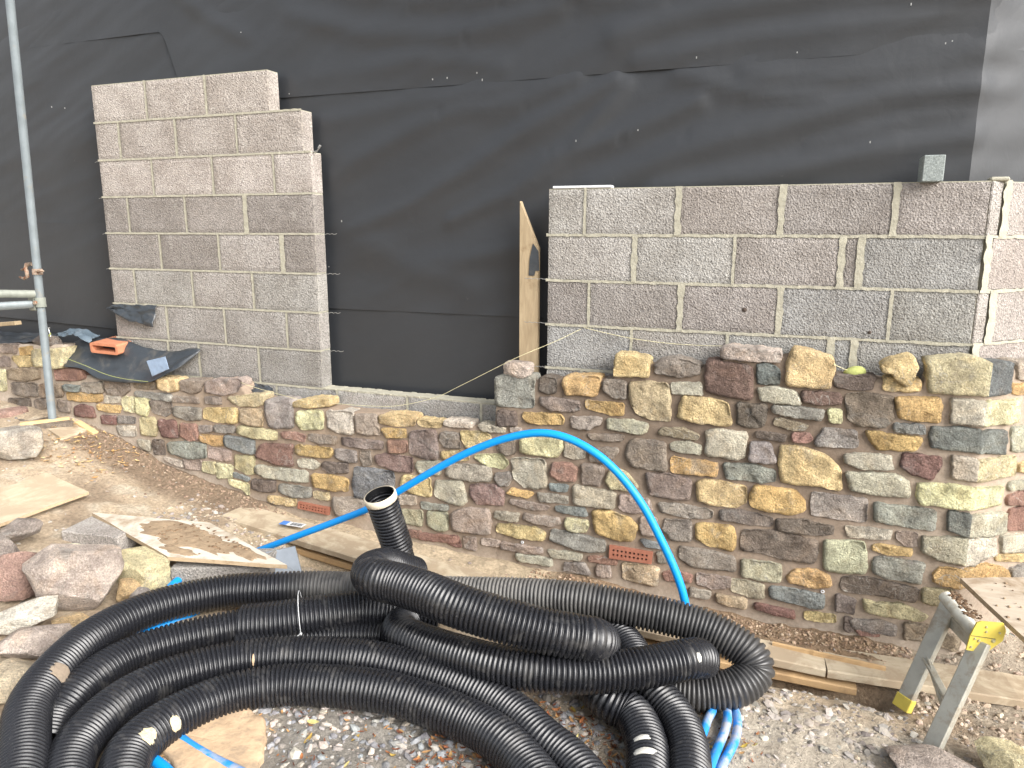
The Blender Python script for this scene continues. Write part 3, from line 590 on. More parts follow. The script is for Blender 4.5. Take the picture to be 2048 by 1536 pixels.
def mk(name, v, f, mat, parent=None, smooth=False, col=None, vcol=None, mi=None):
    me = bpy.data.meshes.new(name); me.from_pydata([tuple(p) for p in v], [], f)
    if smooth: me.polygons.foreach_set('use_smooth', [True]*len(me.polygons))
    if mi: me.polygons.foreach_set('material_index', mi)
    if vcol:
        a = me.color_attributes.new('Col', 'FLOAT_COLOR', 'POINT'); a.data.foreach_set('color', [x for c in vcol for x in c])
    me.update(); return link(name, me, mat, parent, col)
def tag(o, label=None, cat=None, group=None, kind=None):
    for k, v in (('label', label), ('category', cat), ('group', group), ('kind', kind)):
        if v: o[k] = v
    return o
def thing(name, label, cat, loc=(0, 0, 0), group=None):
    o = bpy.data.objects.new(name, None); COL.objects.link(o); o.empty_display_size = .1
    return tag(o, label, cat, group)          # all parts are built in world coordinates
class MB:
    def __init__(s): s.v = []; s.f = []
    def add(s, v, f):
        b = len(s.v); s.v += [Vector(p) for p in v]; s.f += [[i+b for i in q] for q in f]; return s
    def box(s, c, d, ax=None, bev=.003):
        c = Vector(c); X, Y, Z = ax or (Vector((1, 0, 0)), Vector((0, 1, 0)), Vector((0, 0, 1)))
        hx, hy, hz = d[0]/2, d[1]/2, d[2]/2; b = min(bev, hx*.9, hy*.9, hz*.9)
        bm = bmesh.new(); bmesh.ops.create_cube(bm, size=1)
        for q in bm.verts: q.co = Vector((q.co.x*2*hx, q.co.y*2*hy, q.co.z*2*hz))
        if b > 0: bmesh.ops.bevel(bm, geom=bm.edges[:], offset=b, segments=1, affect='EDGES')
        bm.verts.index_update(); s.add([c+X*q.co.x+Y*q.co.y+Z*q.co.z for q in bm.verts], [[q.index for q in f.verts] for f in bm.faces]); bm.free(); return s
    def bar(s, a, b, w, h, side=Vector((0, 0, 1)), bev=.003):
        a, b = Vector(a), Vector(b); X = (b-a).normalized(); Y = Vector(side).cross(X).normalized(); Z = X.cross(Y)
        return s.box((a+b)/2, ((b-a).length, w, h), (X, Y, Z), bev)
    def tube(s, pts, r, n=8, cap=True):
        pts = [Vector(p) for p in pts]; fr = frames(pts); b = []
        for (p, T, N, B), i in zip(fr, range(len(pts))):
            rr = r[i] if isinstance(r, (list, tuple)) else r
            b.append([p+N*(rr*math.cos(2*math.pi*j/n))+B*(rr*math.sin(2*math.pi*j/n)) for j in range(n)])
        v = [q for ring in b for q in ring]; f = []
        for i in range(len(pts)-1):
            for j in range(n): f.append([i*n+j, i*n+(j+1) % n, (i+1)*n+(j+1) % n, (i+1)*n+j])
        if cap: f.append(list(range(n))); f.append([(len(pts)-1)*n+j for j in range(n)])
        return s.add(v, f)
    def prism(s, poly, d):
        n = len(poly); d = Vector(d); poly = [Vector(p) for p in poly]
        return s.add(poly+[p+d for p in poly], [list(range(n)), list(range(n, 2*n))]+[[i, (i+1) % n, n+(i+1) % n, n+i] for i in range(n)])
    def build(s, name, mat, parent=None, smooth=False, col=None): return mk(name, s.v, s.f, mat, parent, smooth, col)
def frames(pts):
    out = []; N = None
    for i, p in enumerate(pts):
        T = (pts[min(i+1, len(pts)-1)]-pts[max(i-1, 0)]).normalized()
        if N is None:
            N = Vector((0, 0, 1)) if abs(T.z) < .9 else Vector((1, 0, 0))
        N = (N-T*N.dot(T)).normalized(); out.append((p, T, N, T.cross(N)))
    return out
def spline(pts, step):
    P = [Vector(p) for p in pts]; P = [P[0]*2-P[1]]+P+[P[-1]*2-P[-2]]; d = []
    for i in range(1, len(P)-2):
        a, b, c, e = P[i-1:i+3]
        for k in range(24):
            t = k/24; d.append(.5*((2*b)+(c-a)*t+(2*a-5*b+4*c-e)*t*t+(3*b-a-3*c+e)*t**3))
    d.append(P[-2])
    for _ in range(3): d = [d[0]]+[(d[i-1]+d[i]*2+d[i+1])/4 for i in range(1, len(d)-1)]+[d[-1]]
    out = [d[0]]; acc = 0
    for i in range(1, len(d)):
        seg = (d[i]-d[i-1]).length
        if seg < 1e-9: continue
        while acc+seg >= step:
            t = (step-acc)/seg; q = d[i-1].lerp(d[i], t); out.append(q); d[i-1] = q; seg = (d[i]-q).length; acc = 0
        acc += seg
    return out
# ------------------------------------------------------------------ ground
BX = [(-3, .6), (-1.5, .53), (-.42, .44), (-.04, .345), (.445, .195), (1.1, .045), (1.49, .0), (2.34, -.045), (3.08, -.09), (3.6, -.125), (4.1, -.165), (4.6, -.17), (5.1, -.165), (6.5, -.165)]
FX = [(-3, .5), (-1, .38), (0, .25), (.5, .19), (1, .10), (1.5, .035), (2, .0), (2.6, -.06), (3.5, -.12), (4.5, -.165), (6.5, -.17)]
def gbase(x, y):
    if y > -.13 and x > 4.9: pass
    t = sm(-.2, -1.2, y); g = lerp_tab(BX, x)*(1-t)+lerp_tab(FX, x)*t
    tr = sm(1.55, 1.8, x)*(1-sm(4.58, 4.78, x))
    yb = -.47 if x > 3 else -.50
    g -= .17*tr*math.exp(-((y-yb)/.085)**2)
    g += .045*math.exp(-((y+.31)/.055)**2)*sm(3.1, 3.5, x)*sm(4.85, 4.6, x)
    far = max(0, math.hypot(x-3, y+1)-7); return g*(1/(1+far*.15))-.02*sm(0, 20, far)
GC = {k: lin(v) for k, v in dict(dry='#b8a68e', dry2='#9f8d78', pale='#c6baa6', wet='#867461', soil='#8e7860', sand='#c2b095', grav='#89857e', dust='#b8afa0', right='#a89c8b').items()}
def gcol(x, y):
    n = fbm((x*2.2, y*2.2, 0), 4); m = fbm((x*7, y*7, 4), 3)
    c = mixc(GC['dry'], GC['dry2'], sm(-.1, .6, n)); c = mixc(c, GC['pale'], .7*sm(.05, .55, m))
    c = mixc(c, GC['dust'], sm(3.5, 4.1, x)*sm(-.65, -.85, y)*.8)
    d = -.13-y+n*.06
    if x > 4.961: d = (x-4.961)*.7071-(y+.13)*.7071
    c = mixc(c, GC['wet'], sm(.33, .16, d)*sm(-.3, -.05, x)*sm(1.45, 1.2, x))
    c = mixc(c, GC['sand'], sm(.5, .3, d)*sm(1.2, 1.5, x)*sm(3.5, 3.0, x+n*.3))
    c = mixc(c, GC['soil'], sm(.36, .22, d)*sm(2.9, 3.3, x+n*.3)*sm(4.85, 4.6, x))
    c = mixc(c, GC['right'], sm(.5, .3, d)*sm(4.7, 4.9, x))
    c = mixc(c, GC['grav'], sm(-1.1, -1.3, y)*sm(2.35, 2.6, x+n*.2)*sm(3.75, 3.5, x+n*.2)*.9)
    return c
def gz(x, y):
    g = gbase(x, y); d = -.13-y
    if x > 4.961: d = (x-4.961)*.7071-(y+.13)*.7071
    n = fbm((x*1.7, y*1.7, 2), 3)*.012+fbm((x*8, y*8, 5), 4)*.013+max(0, fbm((x*3.3, y*3.3, 15), 3))*.02
    clod = sm(.4, .15, abs(d))*(.5+.5*sm(-.3, .0, x)); clod *= 1-.75*sm(1.3, 1.5, x)*sm(3.3, 2.9, x)
    n += clod*(.010*abs(fbm((x*22, y*22, 1), 4))+.03*sm(.22, .0, d)*(1+.6*fbm((x*3, 7, 1))))
    return g+n
def axis(lo, hi, st, far):
    a = []; x = lo
    while x < hi: a.append(x); x += st
    a.append(hi); s = st*3; b = [hi]; 
    while b[-1] < far: b.append(b[-1]+s); s *= 1.5
    s = st*3; e = [lo]
    while e[-1] > -far: e.append(e[-1]-s); s *= 1.5
    return e[:0:-1]+a+b[1:]
xs = axis(-1.9, 5.9, .02, 70); ys = axis(-2.5, .06, .018, 70)
gv = []; gc = []
for y in ys:
    for x in xs:
        gv.append((x, y, gz(x, y))); gc.append(gcol(x, y))
nx = len(xs)
gf = [[j*nx+i, j*nx+i+1, (j+1)*nx+i+1, (j+1)*nx+i] for j in range(len(ys)-1) for i in range(nx-1)]
tag(mk('ground', gv, gf, 'ground', None, True, None, gc), kind='structure')
# ------------------------------------------------------------------ membrane on the house wall behind
MY = .15; MC = 4.845
def mfold(x, z, folds):
    d = 0
    for pts, w, a in folds:
        for (x0, z0), (x1, z1) in zip(pts, pts[1:]):
            dx, dz = x1-x0, z1-z0; L = dx*dx+dz*dz; t = ((x-x0)*dx+(z-z0)*dz)/L
            if -.0 <= t <= 1 or (t < 0 and (x0, z0) == pts[0]) or (t > 1 and (x1, z1) == pts[-1]):
                tt = min(1, max(0, t)); qx, qz = x0+dx*tt, z0+dz*tt
                e = math.hypot(x-qx, z-qz)*1.05; d = max(d, a*math.exp(-(e/w)**2)) if a > 0 else d+a*math.exp(-(e/w)**2)
    return d
FM = [([(3.30, 2.42), (2.78, 2.18), (2.5, 2.02), (2.15, 1.84), (1.75, 1.70)], .05, .022), ([(3.7, 2.3), (3.33, 2.16), (2.98, 2.06), (2.75, 1.88)], .045, .018),
 ([(3.1, 2.44), (2.82, 2.36), (2.35, 2.3), (1.85, 2.1), (1.65, 2.0)], .06, .016), ([(3.35, 2.40), (2.98, 2.0), (2.85, 1.93), (2.4, 1.75)], .04, .016),
 ([(4.83, 2.29), (4.5, 2.27), (4.05, 2.17), (3.66, 2.08), (3.2, 1.92)], .07, .022), ([(4.83, 2.1), (4.35, 2.02), (3.95, 1.95), (3.5, 1.9)], .06, .02), ([(4.83, 2.2), (4.6, 2.18), (4.2, 2.08)], .035, .012),
 ([(3.9, 2.4), (4.3, 2.36), (4.83, 2.38)], .05, .012), ([(2.1, 1.5), (2.5, 1.55), (2.8, 1.6)], .06, .012), ([(1.7, 1.7), (2.1, 1.52), (2.5, 1.4)], .09, .014), ([(3.6, 2.43), (3.9, 2.33), (4.4, 2.25)], .05, .014),
 ([(-.2, 2.3), (-.9, 2.2)], .1, .008), ([(1.6, 2.3), (2.2, 2.38), (2.9, 2.42)], .05, .01)]
FT = [([(.5, 3.2), (.8, 2.95), (1.1, 2.8)], .05, .014), ([(1.3, 3.2), (1.7, 3.02), (2.2, 2.9), (2.7, 2.86), (3.2, 2.9)], .07, .018), ([(1.4, 2.9), (1.9, 2.75), (2.5, 2.7), (3.0, 2.78)], .06, .016), ([(2.0, 3.1), (2.6, 2.95), (3.1, 2.82), (3.5, 2.76)], .06, .018),
 ([(3.3, 2.62), (3.7, 2.7), (4.2, 2.72), (4.83, 2.68)], .07, .02), ([(3.4, 2.5), (3.9, 2.56), (4.4, 2.58), (4.83, 2.57)], .05, .014), ([(1.6, 2.55), (2.2, 2.6), (2.7, 2.53)], .06, .012), ([(3.0, 2.95), (3.5, 2.8), (4.1, 2.83), (4.83, 2.8)], .08, .018)]
mw = thing('membrane_wall', 'house wall wrapped in black wrinkled breather membrane with a lapped seam, behind the blockwork', 'membrane wall')
def sheet(x0, x1, zlo, zhi, off, folds, amp, mat='memb', step=.022, curl=.0):
    nx_ = int((x1-x0)/step); z0f = zlo if callable(zlo) else (lambda x: zlo); nz = max(3, int((zhi-z0f(x0))/step)); v = []
    for j in range(nz+1):
        for i in range(nx_+1):
            s = x0+(x1-x0)*i/nx_
            if abs(s-MC) < step/2: s = MC
            zb = z0f(s); z = zb+(zhi-zb)*j/nz
            ua = (s*.93+z*.36)*.9; va = (z*.93-s*.36)*6.5; d = off+mfold(s, z, folds)*amp*.75+amp*(.0058*noise.noise(Vector((ua, va, off*300+1)))+.0050*abs(noise.noise(Vector((ua*2.1, va*2.2, off*300+7)))))+.006*fbm((s*1.3, z*2.4, off*90), 3)*amp
            near = abs(s-MC)
            if near < .5: d += .006*math.exp(-near/.12)*fbm((z*9, off*40+(0 if s < MC else 9), 3), 3)+.004*math.exp(-near/.2)*math.sin(z*42+6*fbm((z*2, 1, 1)))
            d += curl*max(0, 1-(z-zb)/.06)*(.4+.6*abs(fbm((s*2.3, 3, off*50), 2)))
            if s <= MC: p = (s, MY-d, z)
            else: p = (MC+(s-MC)*.7071+d*.7071*min(1, (s-MC)/.05), MY+(s-MC)*.7071-d*(1-.293*min(1, (s-MC)/.05)), z)
            v.append(p)
    f = [[j*(nx_+1)+i, j*(nx_+1)+i+1, (j+1)*(nx_+1)+i+1, (j+1)*(nx_+1)+i] for j in range(nz) for i in range(nx_)]
    o = mk('membrane_sheet', v, f, mat, mw, True); at = o.data.attributes.new('sharp_edge', 'BOOLEAN', 'EDGE'); ic = [i for i in range(nx_+1) if abs(x0+(x1-x0)*i/nx_-MC) < step/2]
    for e in o.data.edges:
        if ic and e.vertices[0] % (nx_+1) == ic[0] and e.vertices[1] % (nx_+1) == ic[0]: at.data[e.index].value = True
    return o
sheet(-4, 7.5, lambda x: .62, 1.30, .0, [], .4)
sheet(-4, 7.5, lambda x: 1.245 if x > 1.2 else 1.69, 3.1, .0035, FM, 1, curl=.001)
sheet(-4, 7.5, lambda x: 2.452 if x > .7 else 2.452+.43*sm(.65, .45, x), 4.4, .0075, FT, 1, curl=.001)
sheet(-4, .62, lambda x: 1.03 - .03*x, 1.75, .008, [], .5, curl=.004)
sb = MB()
for i in range(30):
    x = random.uniform(-.5, 4.8); z = random.choice([2.48, 2.48, random.uniform(1.3, 3.2)])
    sb.box((x, MY-.034, z+random.uniform(-.02, .02)), (.004, .004, random.uniform(.004, .012)), bev=0)
tag(sb.build('staple', 'tin', mw), kind='stuff')
# ------------------------------------------------------------------ blockwork
ZL = 2.5814; CO = .225
def _de0(h, sat, g):
    c = lin(h); y = .3*c[0]+.55*c[1]+.15*c[2]; return tuple(min(.8, (y+(v-y)*sat)*g*w_) for v, w_ in zip(c[:3], (1.015, 1.0, .955)))+(1,)
BC = ['#928782', '#8d8480', '#857c77', '#8f8b88', '#8c8783', '#817870', '#8a8884']
BCR = ['#87807c', '#8b8a88', '#7f7773', '#878885', '#85807d', '#7d8084', '#8d8582']
def blk(x0, x1, k, par, pal, ck=None, thin=0):
    j = .0045; c = _de0(ck or random.choice(pal), .34, 1.36 if x1 < 2.9 else 1.38); z1 = ZL-CO*k; z0 = z1-CO
    mb = MB().box(((x0+x1)/2, .0535, (z0+z1)/2), (x1-x0-2*j, .093, CO-2*j-thin), bev=.002)
    nu, nv = max(4, int((x1-x0)/.026)), 9; v = []; yo = random.uniform(-.0015, .0015)
    for jj in range(nv+1):
        for ii in range(nu+1):
            u, w = ii/nu, jj/nv; x = x0+j+(x1-x0-2*j)*u; z = z0+j+(CO-2*j)*w; q = Vector((x*38, z*38, x0*7)); e = min(ii, nu-ii, jj, nv-jj)
            dx = .0022*noise.noise(q)+.0014; dz = .0022*noise.noise(q+Vector((5, 5, 5)))+.0014
            if ii == 0: x += dx
            if ii == nu: x -= dx
            if jj == 0: z += dz
            if jj == nv: z -= dz
            v.append((x, yo+(.0035 if e == 0 else 0)+.0009*noise.noise(q*.6), z))
    f = [[a*(nu+1)+b, a*(nu+1)+b+1, (a+1)*(nu+1)+b+1, (a+1)*(nu+1)+b] for a in range(nv) for b in range(nu)]
    ed = [i for i in range(nu+1)]; rim = ed+[t*(nu+1)+nu for t in range(1, nv+1)]+[nv*(nu+1)+t for t in range(nu-1, -1, -1)]+[t*(nu+1) for t in range(nv-1, 0, -1)]
    m0 = len(v); v += [(v[t][0], .012, v[t][2]) for t in rim]; L_ = len(rim)
    f += [[rim[t], rim[(t+1) % L_], m0+(t+1) % L_, m0+t] for t in range(L_)]
    mb.add(v, f)
    return mb.build('concrete_block', 'block', par, False, c)
def jagged(mb, a, b, z0, z1, vert, w0, w1, y=-.0025, mapf=None):
    n = max(6, int((b-a if not vert else z1-z0)/.022)); L = []; Rr = []
    for i in range(n+1):
        t = i/n; w = random.uniform(w0, w1); w2 = random.uniform(w0, w1); yy = y+random.uniform(-.0015, .001)
        if vert: L.append((a-w, yy, z0+(z1-z0)*t)); Rr.append((a+w2, yy, z0+(z1-z0)*t))
        else: L.append((a+(b-a)*t, yy, z0-w)); Rr.append((a+(b-a)*t, yy, z0+w2))
    v = L+Rr; 
    if mapf: v = [mapf(p) for p in v]
    mb.add(v, [[i, i+1, n+2+i, n+1+i] for i in range(n)])
lw = thing('block_wall', 'left panel of grey brown concrete blocks with toothed stepped top, beside the membrane opening', 'block wall', group='blockwork panels')
mt = MB()
def lite(h, g, sat=.6):
    return _de0(h, sat, g)
ends = [1.348, 1.565, 1.614, 1.614, 1.614, 1.614, 1.614, 1.614]
pinks = {0: ['#9a8c84', '#9a8d85', '#998b82'], 1: ['#94877f'], 2: ['#9c8f89', '#9b8d86'], 3: ['#7f7570', '#857a74'], 4: ['#928985', '#8d8885', '#7d736d'], 5: ['#85827d', '#8b837e'], 6: ['#86817d', '#857f7b'], 7: ['#7d7b78', '#837e7a']}
for k, js in enumerate(BL):
    js = list(js); js[-1] = ends[k]; js[0] = 0 
    for a, b in zip(js, js[1:]): blk(a, b, k, lw, pinks[k])
    zt = ZL-CO*k
    mt.box(((0+ends[k])/2, .052, zt-CO/2), (ends[k]-.012, .092, CO-.002), bev=0)
    for q, a in enumerate(js[1:-1]):
        wide = (k == 3 and q == 2) or (k == 4 and q == 2)
        jagged(mt, a, a, zt-CO, zt, True, .004 if not wide else .012, .009 if not wide else .02)
    if k: jagged(mt, 0, ends[k], zt, zt, False, .004, .007)
for a, b in zip(SILL, SILL[1:]): blk(a, b, 8, lw, ['#8d8a86', '#7d7e7e', '#84827e'])
mt.box(((SILL[0]+SILL[-1])/2, .052, ZL-CO*8.5), (SILL[-1]-SILL[0]-.01, .09, CO-.004), bev=0)
for a in SILL[1:-1]: jagged(mt, a, a, ZL-CO*9, ZL-CO*8-.004, True, .004, .009)
jagged(mt, 0, 1.614, ZL-CO*8, ZL-CO*8, False, .004, .008)
tb = MB()
for i in range(60):
    x = 1.62+i*.023; tb.box((x, .05+random.uniform(-.006, .006), ZL-CO*8+random.uniform(-.002, .002)), (.03, .09, .008), bev=.001)
mt.add(tb.v, tb.f)
mt.build('mortar', 'bmortar', lw)
def tie(par, x, z, L, sgn, y=.04, droop=0, wavy=.003):
    MB().tube([(x+sgn*L*t/14, y+.002*math.sin(t), z+wavy*math.sin(t*1.9)*(t > 1)-droop*(t/14)**2*L) for t in range(15)], .0016, 5).build('wall_tie', 'tin', par)
for k in (2, 3, 4, 5): tie(lw, 0.01, ZL-CO*k, .075, -1, .03, .1, .001)
for k, L in ((4, .13), (5, .14), (6, .13), (7, .14)): tie(lw, 1.6, ZL-CO*k, L, 1)
MB().tube([(1.60, .03, ZL-CO*2), (1.64, .02, ZL-CO*2+.003), (1.66, .015, ZL-CO*2+.022)], .004, 6).tube([(1.655, .015, ZL-CO*2+.018), (1.668, .012, ZL-CO*2+.032)], .007, 6).build('wall_tie', 'tin', lw)
rw = thing('block_wall', 'long low panel of speckled concrete blocks turning a splayed corner at right, above the stone facing', 'block wall', group='blockwork panels')
mt = MB(); CX = 4.906
def ret(p): x, y, z = p; return (CX+(x-CX)*.7071+y*-.7071, (x-CX)*.7071+y*.7071, z)
rowc = [['#8b8985', '#898683', '#857a75', '#7f7673', '#877c79'], ['#8d8986', '#8a8986', '#857b77', '#7f7672', '#7d7f80'], ['#7d7471', '#7f7774', '#83797', '#7b7d80', '#7d7e7b'], ['#7d8083', '#84807c', '#7f807d', '#777a7c', '#7c7b77'], ['#7e7f7e', '#84807c', '#7f807d', '#7f807d', '#7f807d']]
rowc[2][2] = '#837977'
for k, js in enumerate(BR):
    K = k+3; js = list(js); js[0] = 3.005; zt = ZL-CO*K
    for i, (a, b) in enumerate(zip(js, js[1:])):
        blk(a, b, K, rw, None, rowc[k][i])
    mt.box(((3.005+CX)/2, .052, zt-CO/2), (CX-3.005-.01, .092, CO-.002), bev=0)
    for q, a in enumerate(js[1:-1]):
        big = (k, q) in ((0, 1), (0, 2), (0, 3), (1, 0), (1, 2), (1, 3), (2, 1), (2, 2), (3, 2), (3, 3))
        jagged(mt, a, a, zt-CO, zt, True, .005 if not big else .010, .009 if not big else .019, -.004)
    jagged(mt, 3.0, CX, zt if k else zt-.001, 0, False, .004, .009) if k else None
    # splayed return
    segs = [(0, .075, '#a39a95'), (.115, .56, '#a0928b'), (.57, 1.01, '#9a918b'), (1.02, 1.46, '#958d88')] if k % 2 == 0 else [(.045, .49, '#a3928a'), (.5, .94, '#99908a'), (.95, 1.39, '#958d88')]
    for a, b, c in segs:
        mb = MB().box((CX+(a+b)/2, .05, zt-CO/2), (b-a-.008, .1, CO-.008), bev=.004); mb.v = [Vector(ret(q)) for q in mb.v]
        mb.build('concrete_block', 'block', rw, False, _de0(c, .35, 1.0))
    mm = MB().box((CX+.73, .054, zt-CO/2), (1.43, .09, CO-.002), bev=0); mt.add([ret(q) for q in mm.v], mm.f)
    if k: jagged(mt, CX, CX+1.4, zt, zt, False, .004, .010, -.004, ret)
    c0 = CX+.095 if k % 2 == 0 else CX+.022
    jagged(mt, c0, c0, zt-CO, zt+.004, True, .014, .032, -.006, ret)
    for s_, e_, c_ in segs[1:]: jagged(mt, CX+s_-.005, CX+s_-.005, zt-CO, zt, True, .005, .012, -.004, ret)
mt.box((CX+.03, .06, ZL-CO*3+.006), (.07, .07, .018), bev=.006)
mt.build('mortar', 'bmortar', rw)
for z in (ZL-CO*5, ZL-CO*6): tie(rw, 3.01, z+.006, .125, -1, -.0, 0, .0025)
tie(rw, 3.01, ZL-CO*7+.003, .07, -1, -.01, 0, .0025)
# dark disc painted as drill-hole shade, and a lump of dirt, on two blocks
def disc(par, name, x, z, r, mat):
    v = [(x+r*(1+random.uniform(-.15, .15))*math.cos(a*.6283), -.0035, z+r*(1+random.uniform(-.15, .15))*math.sin(a*.6283)) for a in range(10)]
    mk(name, v+[(x, -.008, z)], [[i, (i+1) % 10, 10] for i in range(10)], mat, par)
disc(rw, 'mud_spot', 3.975, 1.345, .011, 'mud_shade'); disc(rw, 'drill_hole_shade', 4.51, 1.266, .008, 'mud_shade')
# ------------------------------------------------------------------ stone facing wall
SY = -.13; SC = 4.961
def wmap(s, z, n):
    if s <= SC-.02: return Vector((s, SY-n, z))
    b = min(1, max(0, (s-SC+.02)/.04)); d = Vector((.7071*b, -1+.293*b, 0)); 
    m = d.normalized()*n*(1+.08*(1-abs(2*b-1)))
    return (Vector((s, SY, z)) if s <= SC else Vector((SC+(s-SC)*.7071, SY+(s-SC)*.7071, z)))+m
SCOL0 = dict(p='#8a7d77', P='#70655f', r='#835d57', R='#957a75', k='#a6958c', y='#ccb377', Y='#d6c597', o='#c2a05c', g='#b0b09e', G='#8f948d', b='#7d868b', B='#636b71', e='#8b8480', w='#bcb7aa', W='#b5a8a0', t='#94856f', T='#b8a684', n='#bdb288', N='#aeac92', d='#9c7365', q='#9e978d', l='#968e8e', m='#785f57', u='#7a6e64', h='#727a7a')
def _de(h, sat, g):
    c = lin(h); y = .3*c[0]+.55*c[1]+.15*c[2]; return tuple(min(.8, (y+(v-y)*sat)*g*w_) for v, w_ in zip(c[:3], (1.03, 1.0, .95)))+(1,)
SCOL = {k_: _de(v_, .70 if k_ in 'yYoTn' else .66, 1.36) for k_, v_ in SCOL0.items()}
ROUGH = dict(o=.008, y=.007, T=.008, Y=.007, u=.009, p=.007, P=.007, b=.006, G=.006, k=.006, N=.005, q=.006, e=.006)
sw = thing('stone_wall', 'half built random rubble wall of yellow, mauve and grey stones with brown mortar and two air bricks', 'stone wall')
def clip_poly(P, sx, keep_left):
    out = []
    for (a, b) in zip(P, P[1:]+P[:1]):
        ia = (a[0] <= sx) == keep_left; ib = (b[0] <= sx) == keep_left
        if ia: out.append(a)
        if ia != ib:
            t = (sx-a[0])/(b[0]-a[0]); out.append((sx, a[1]+(b[1]-a[1])*t))
    return out
def stone_geo(P, code, seed, crease=None, proud=None, deep=.09):
    rg = random.Random(seed)
    if crease is None:
        Q = []
        for a, b in zip(P, P[1:]+P[:1]):
            Q += [(a[0]*.94+b[0]*.06, a[1]*.94+b[1]*.06), (a[0]*.06+b[0]*.94, a[1]*.06+b[1]*.94)]
        P = Q
    L = sum(math.dist(a, b) for a, b in zip(P, P[1:]+P[:1])); N = 52; pts = []; acc = 0; st = L/N; 
    for a, b in zip(P, P[1:]+P[:1]):
        d = math.dist(a, b); t = (st-acc) if pts else 0
        if crease is not None: 
            k = max(1, round(d/st)); pts += [(a[0]+(b[0]-a[0])*i/k, a[1]+(b[1]-a[1])*i/k) for i in range(k)]; continue
        while t < d:
            pts.append((a[0]+(b[0]-a[0])*t/d, a[1]+(b[1]-a[1])*t/d)); t += st
        acc = d-(t-st)
    n = len(pts); A = .5*sum(pts[i][0]*pts[(i+1) % n][1]-pts[(i+1) % n][0]*pts[i][1] for i in range(n))
    if A < 0: pts.reverse(); A = -A
    hw = 2*A/L; cx = sum(p[0] for p in pts)/n; cz = sum(p[1] for p in pts)/n
    nrm = []
    for i in range(n):
        a, b = pts[i-1], pts[(i+1) % n]; dx, dz = b[0]-a[0], b[1]-a[1]; l = math.hypot(dx, dz) or 1; nrm.append((-dz/l, dx/l))
    on = [crease is not None and abs(p[0]-crease) < .0012 for p in pts]
    sd = seed*3.7
    out = [pts[i] if on[i] else (pts[i][0]+nrm[i][0]*(-.0068+.0055*noise.noise(Vector((pts[i][0]*32, pts[i][1]*32, sd)))+.003*noise.noise(Vector((pts[i][0]*85, pts[i][1]*85, sd)))),
            pts[i][1]+nrm[i][1]*(-.0068+.0055*noise.noise(Vector((pts[i][0]*32, pts[i][1]*32, sd+5)))+.003*noise.noise(Vector((pts[i][0]*85, pts[i][1]*85, sd+5))))) for i in range(n)]
    b = proud if proud is not None else rg.uniform(.001, .009); am = ROUGH.get(code, .0045); tx, tz = rg.uniform(-.03, .03), rg.uniform(-.03, .03)
    fr = rg.uniform(7, 12)
    def nn(p, w, base):
        q = Vector((p[0]*fr, p[1]*fr, sd)); 
        vd, vp = noise.voronoi(q*1.25); hsh = noise.cell_vector(vp[0]*7.31); fac = (q*1.25-vp[0]).dot(Vector((hsh[0]-.5, hsh[1]-.5, 0)))+.5*(hsh[2]-.5)
        return base+w*(am*(1.3*fbm(q, 5)+1.5*fac+.6*(abs(noise.noise(q*.7+Vector((9, 2, 4))))-.25))+tx*(p[0]-cx)+tz*(p[1]-cz))
    rings = []
    rings.append([(p, -deep, o) for p, o in zip(out, on)]); rings.append([(p, -.008, o) for p, o in zip(out, on)])
    for ins, w, fa in ((.10, .4, .7), (.28, .9, 1)):
        e = min(hw*ins, .004 if ins < .3 else .012)
        rings.append([((p[0]+m[0]*e, p[1]+m[1]*e) if not o else p, ('x', w, b*fa), o) for p, m, o in zip(out, nrm, on)])
    last = [r[0] for r in rings[-1]]
    for f in (.82, .62, .42, .2):
        rings.append([((cx+(p[0]-cx)*f, cz+(p[1]-cz)*f), ('x', 1, b), False) for p in last])
    v = []; 
    for ring in rings:
        for p, d, o in ring:
            if o: h = -.0 if not isinstance(d, tuple) else b*.6
            else: h = d if not isinstance(d, tuple) else nn(p, d[1], d[2])
            v.append(wmap(p[0], p[1], h))
    v.append(wmap(cx, cz, nn((cx, cz), 1, b))); f = []
    for k in range(len(rings)-1):
        for i in range(n): f.append([k*n+i, k*n+(i+1) % n, (k+1)*n+(i+1) % n, (k+1)*n+i])
    k = len(rings)-1
    for i in range(n): f.append([k*n+i, k*n+(i+1) % n, len(v)-1])
    return v, f
def jit(c, rg, a=.07):
    q = rg.uniform(1-a, 1+a); return tuple(min(.9, max(.02, c[i]*q*rg.uniform(.97, 1.03))) for i in range(3))+(1,)
stuffm = MB(); nst = 0
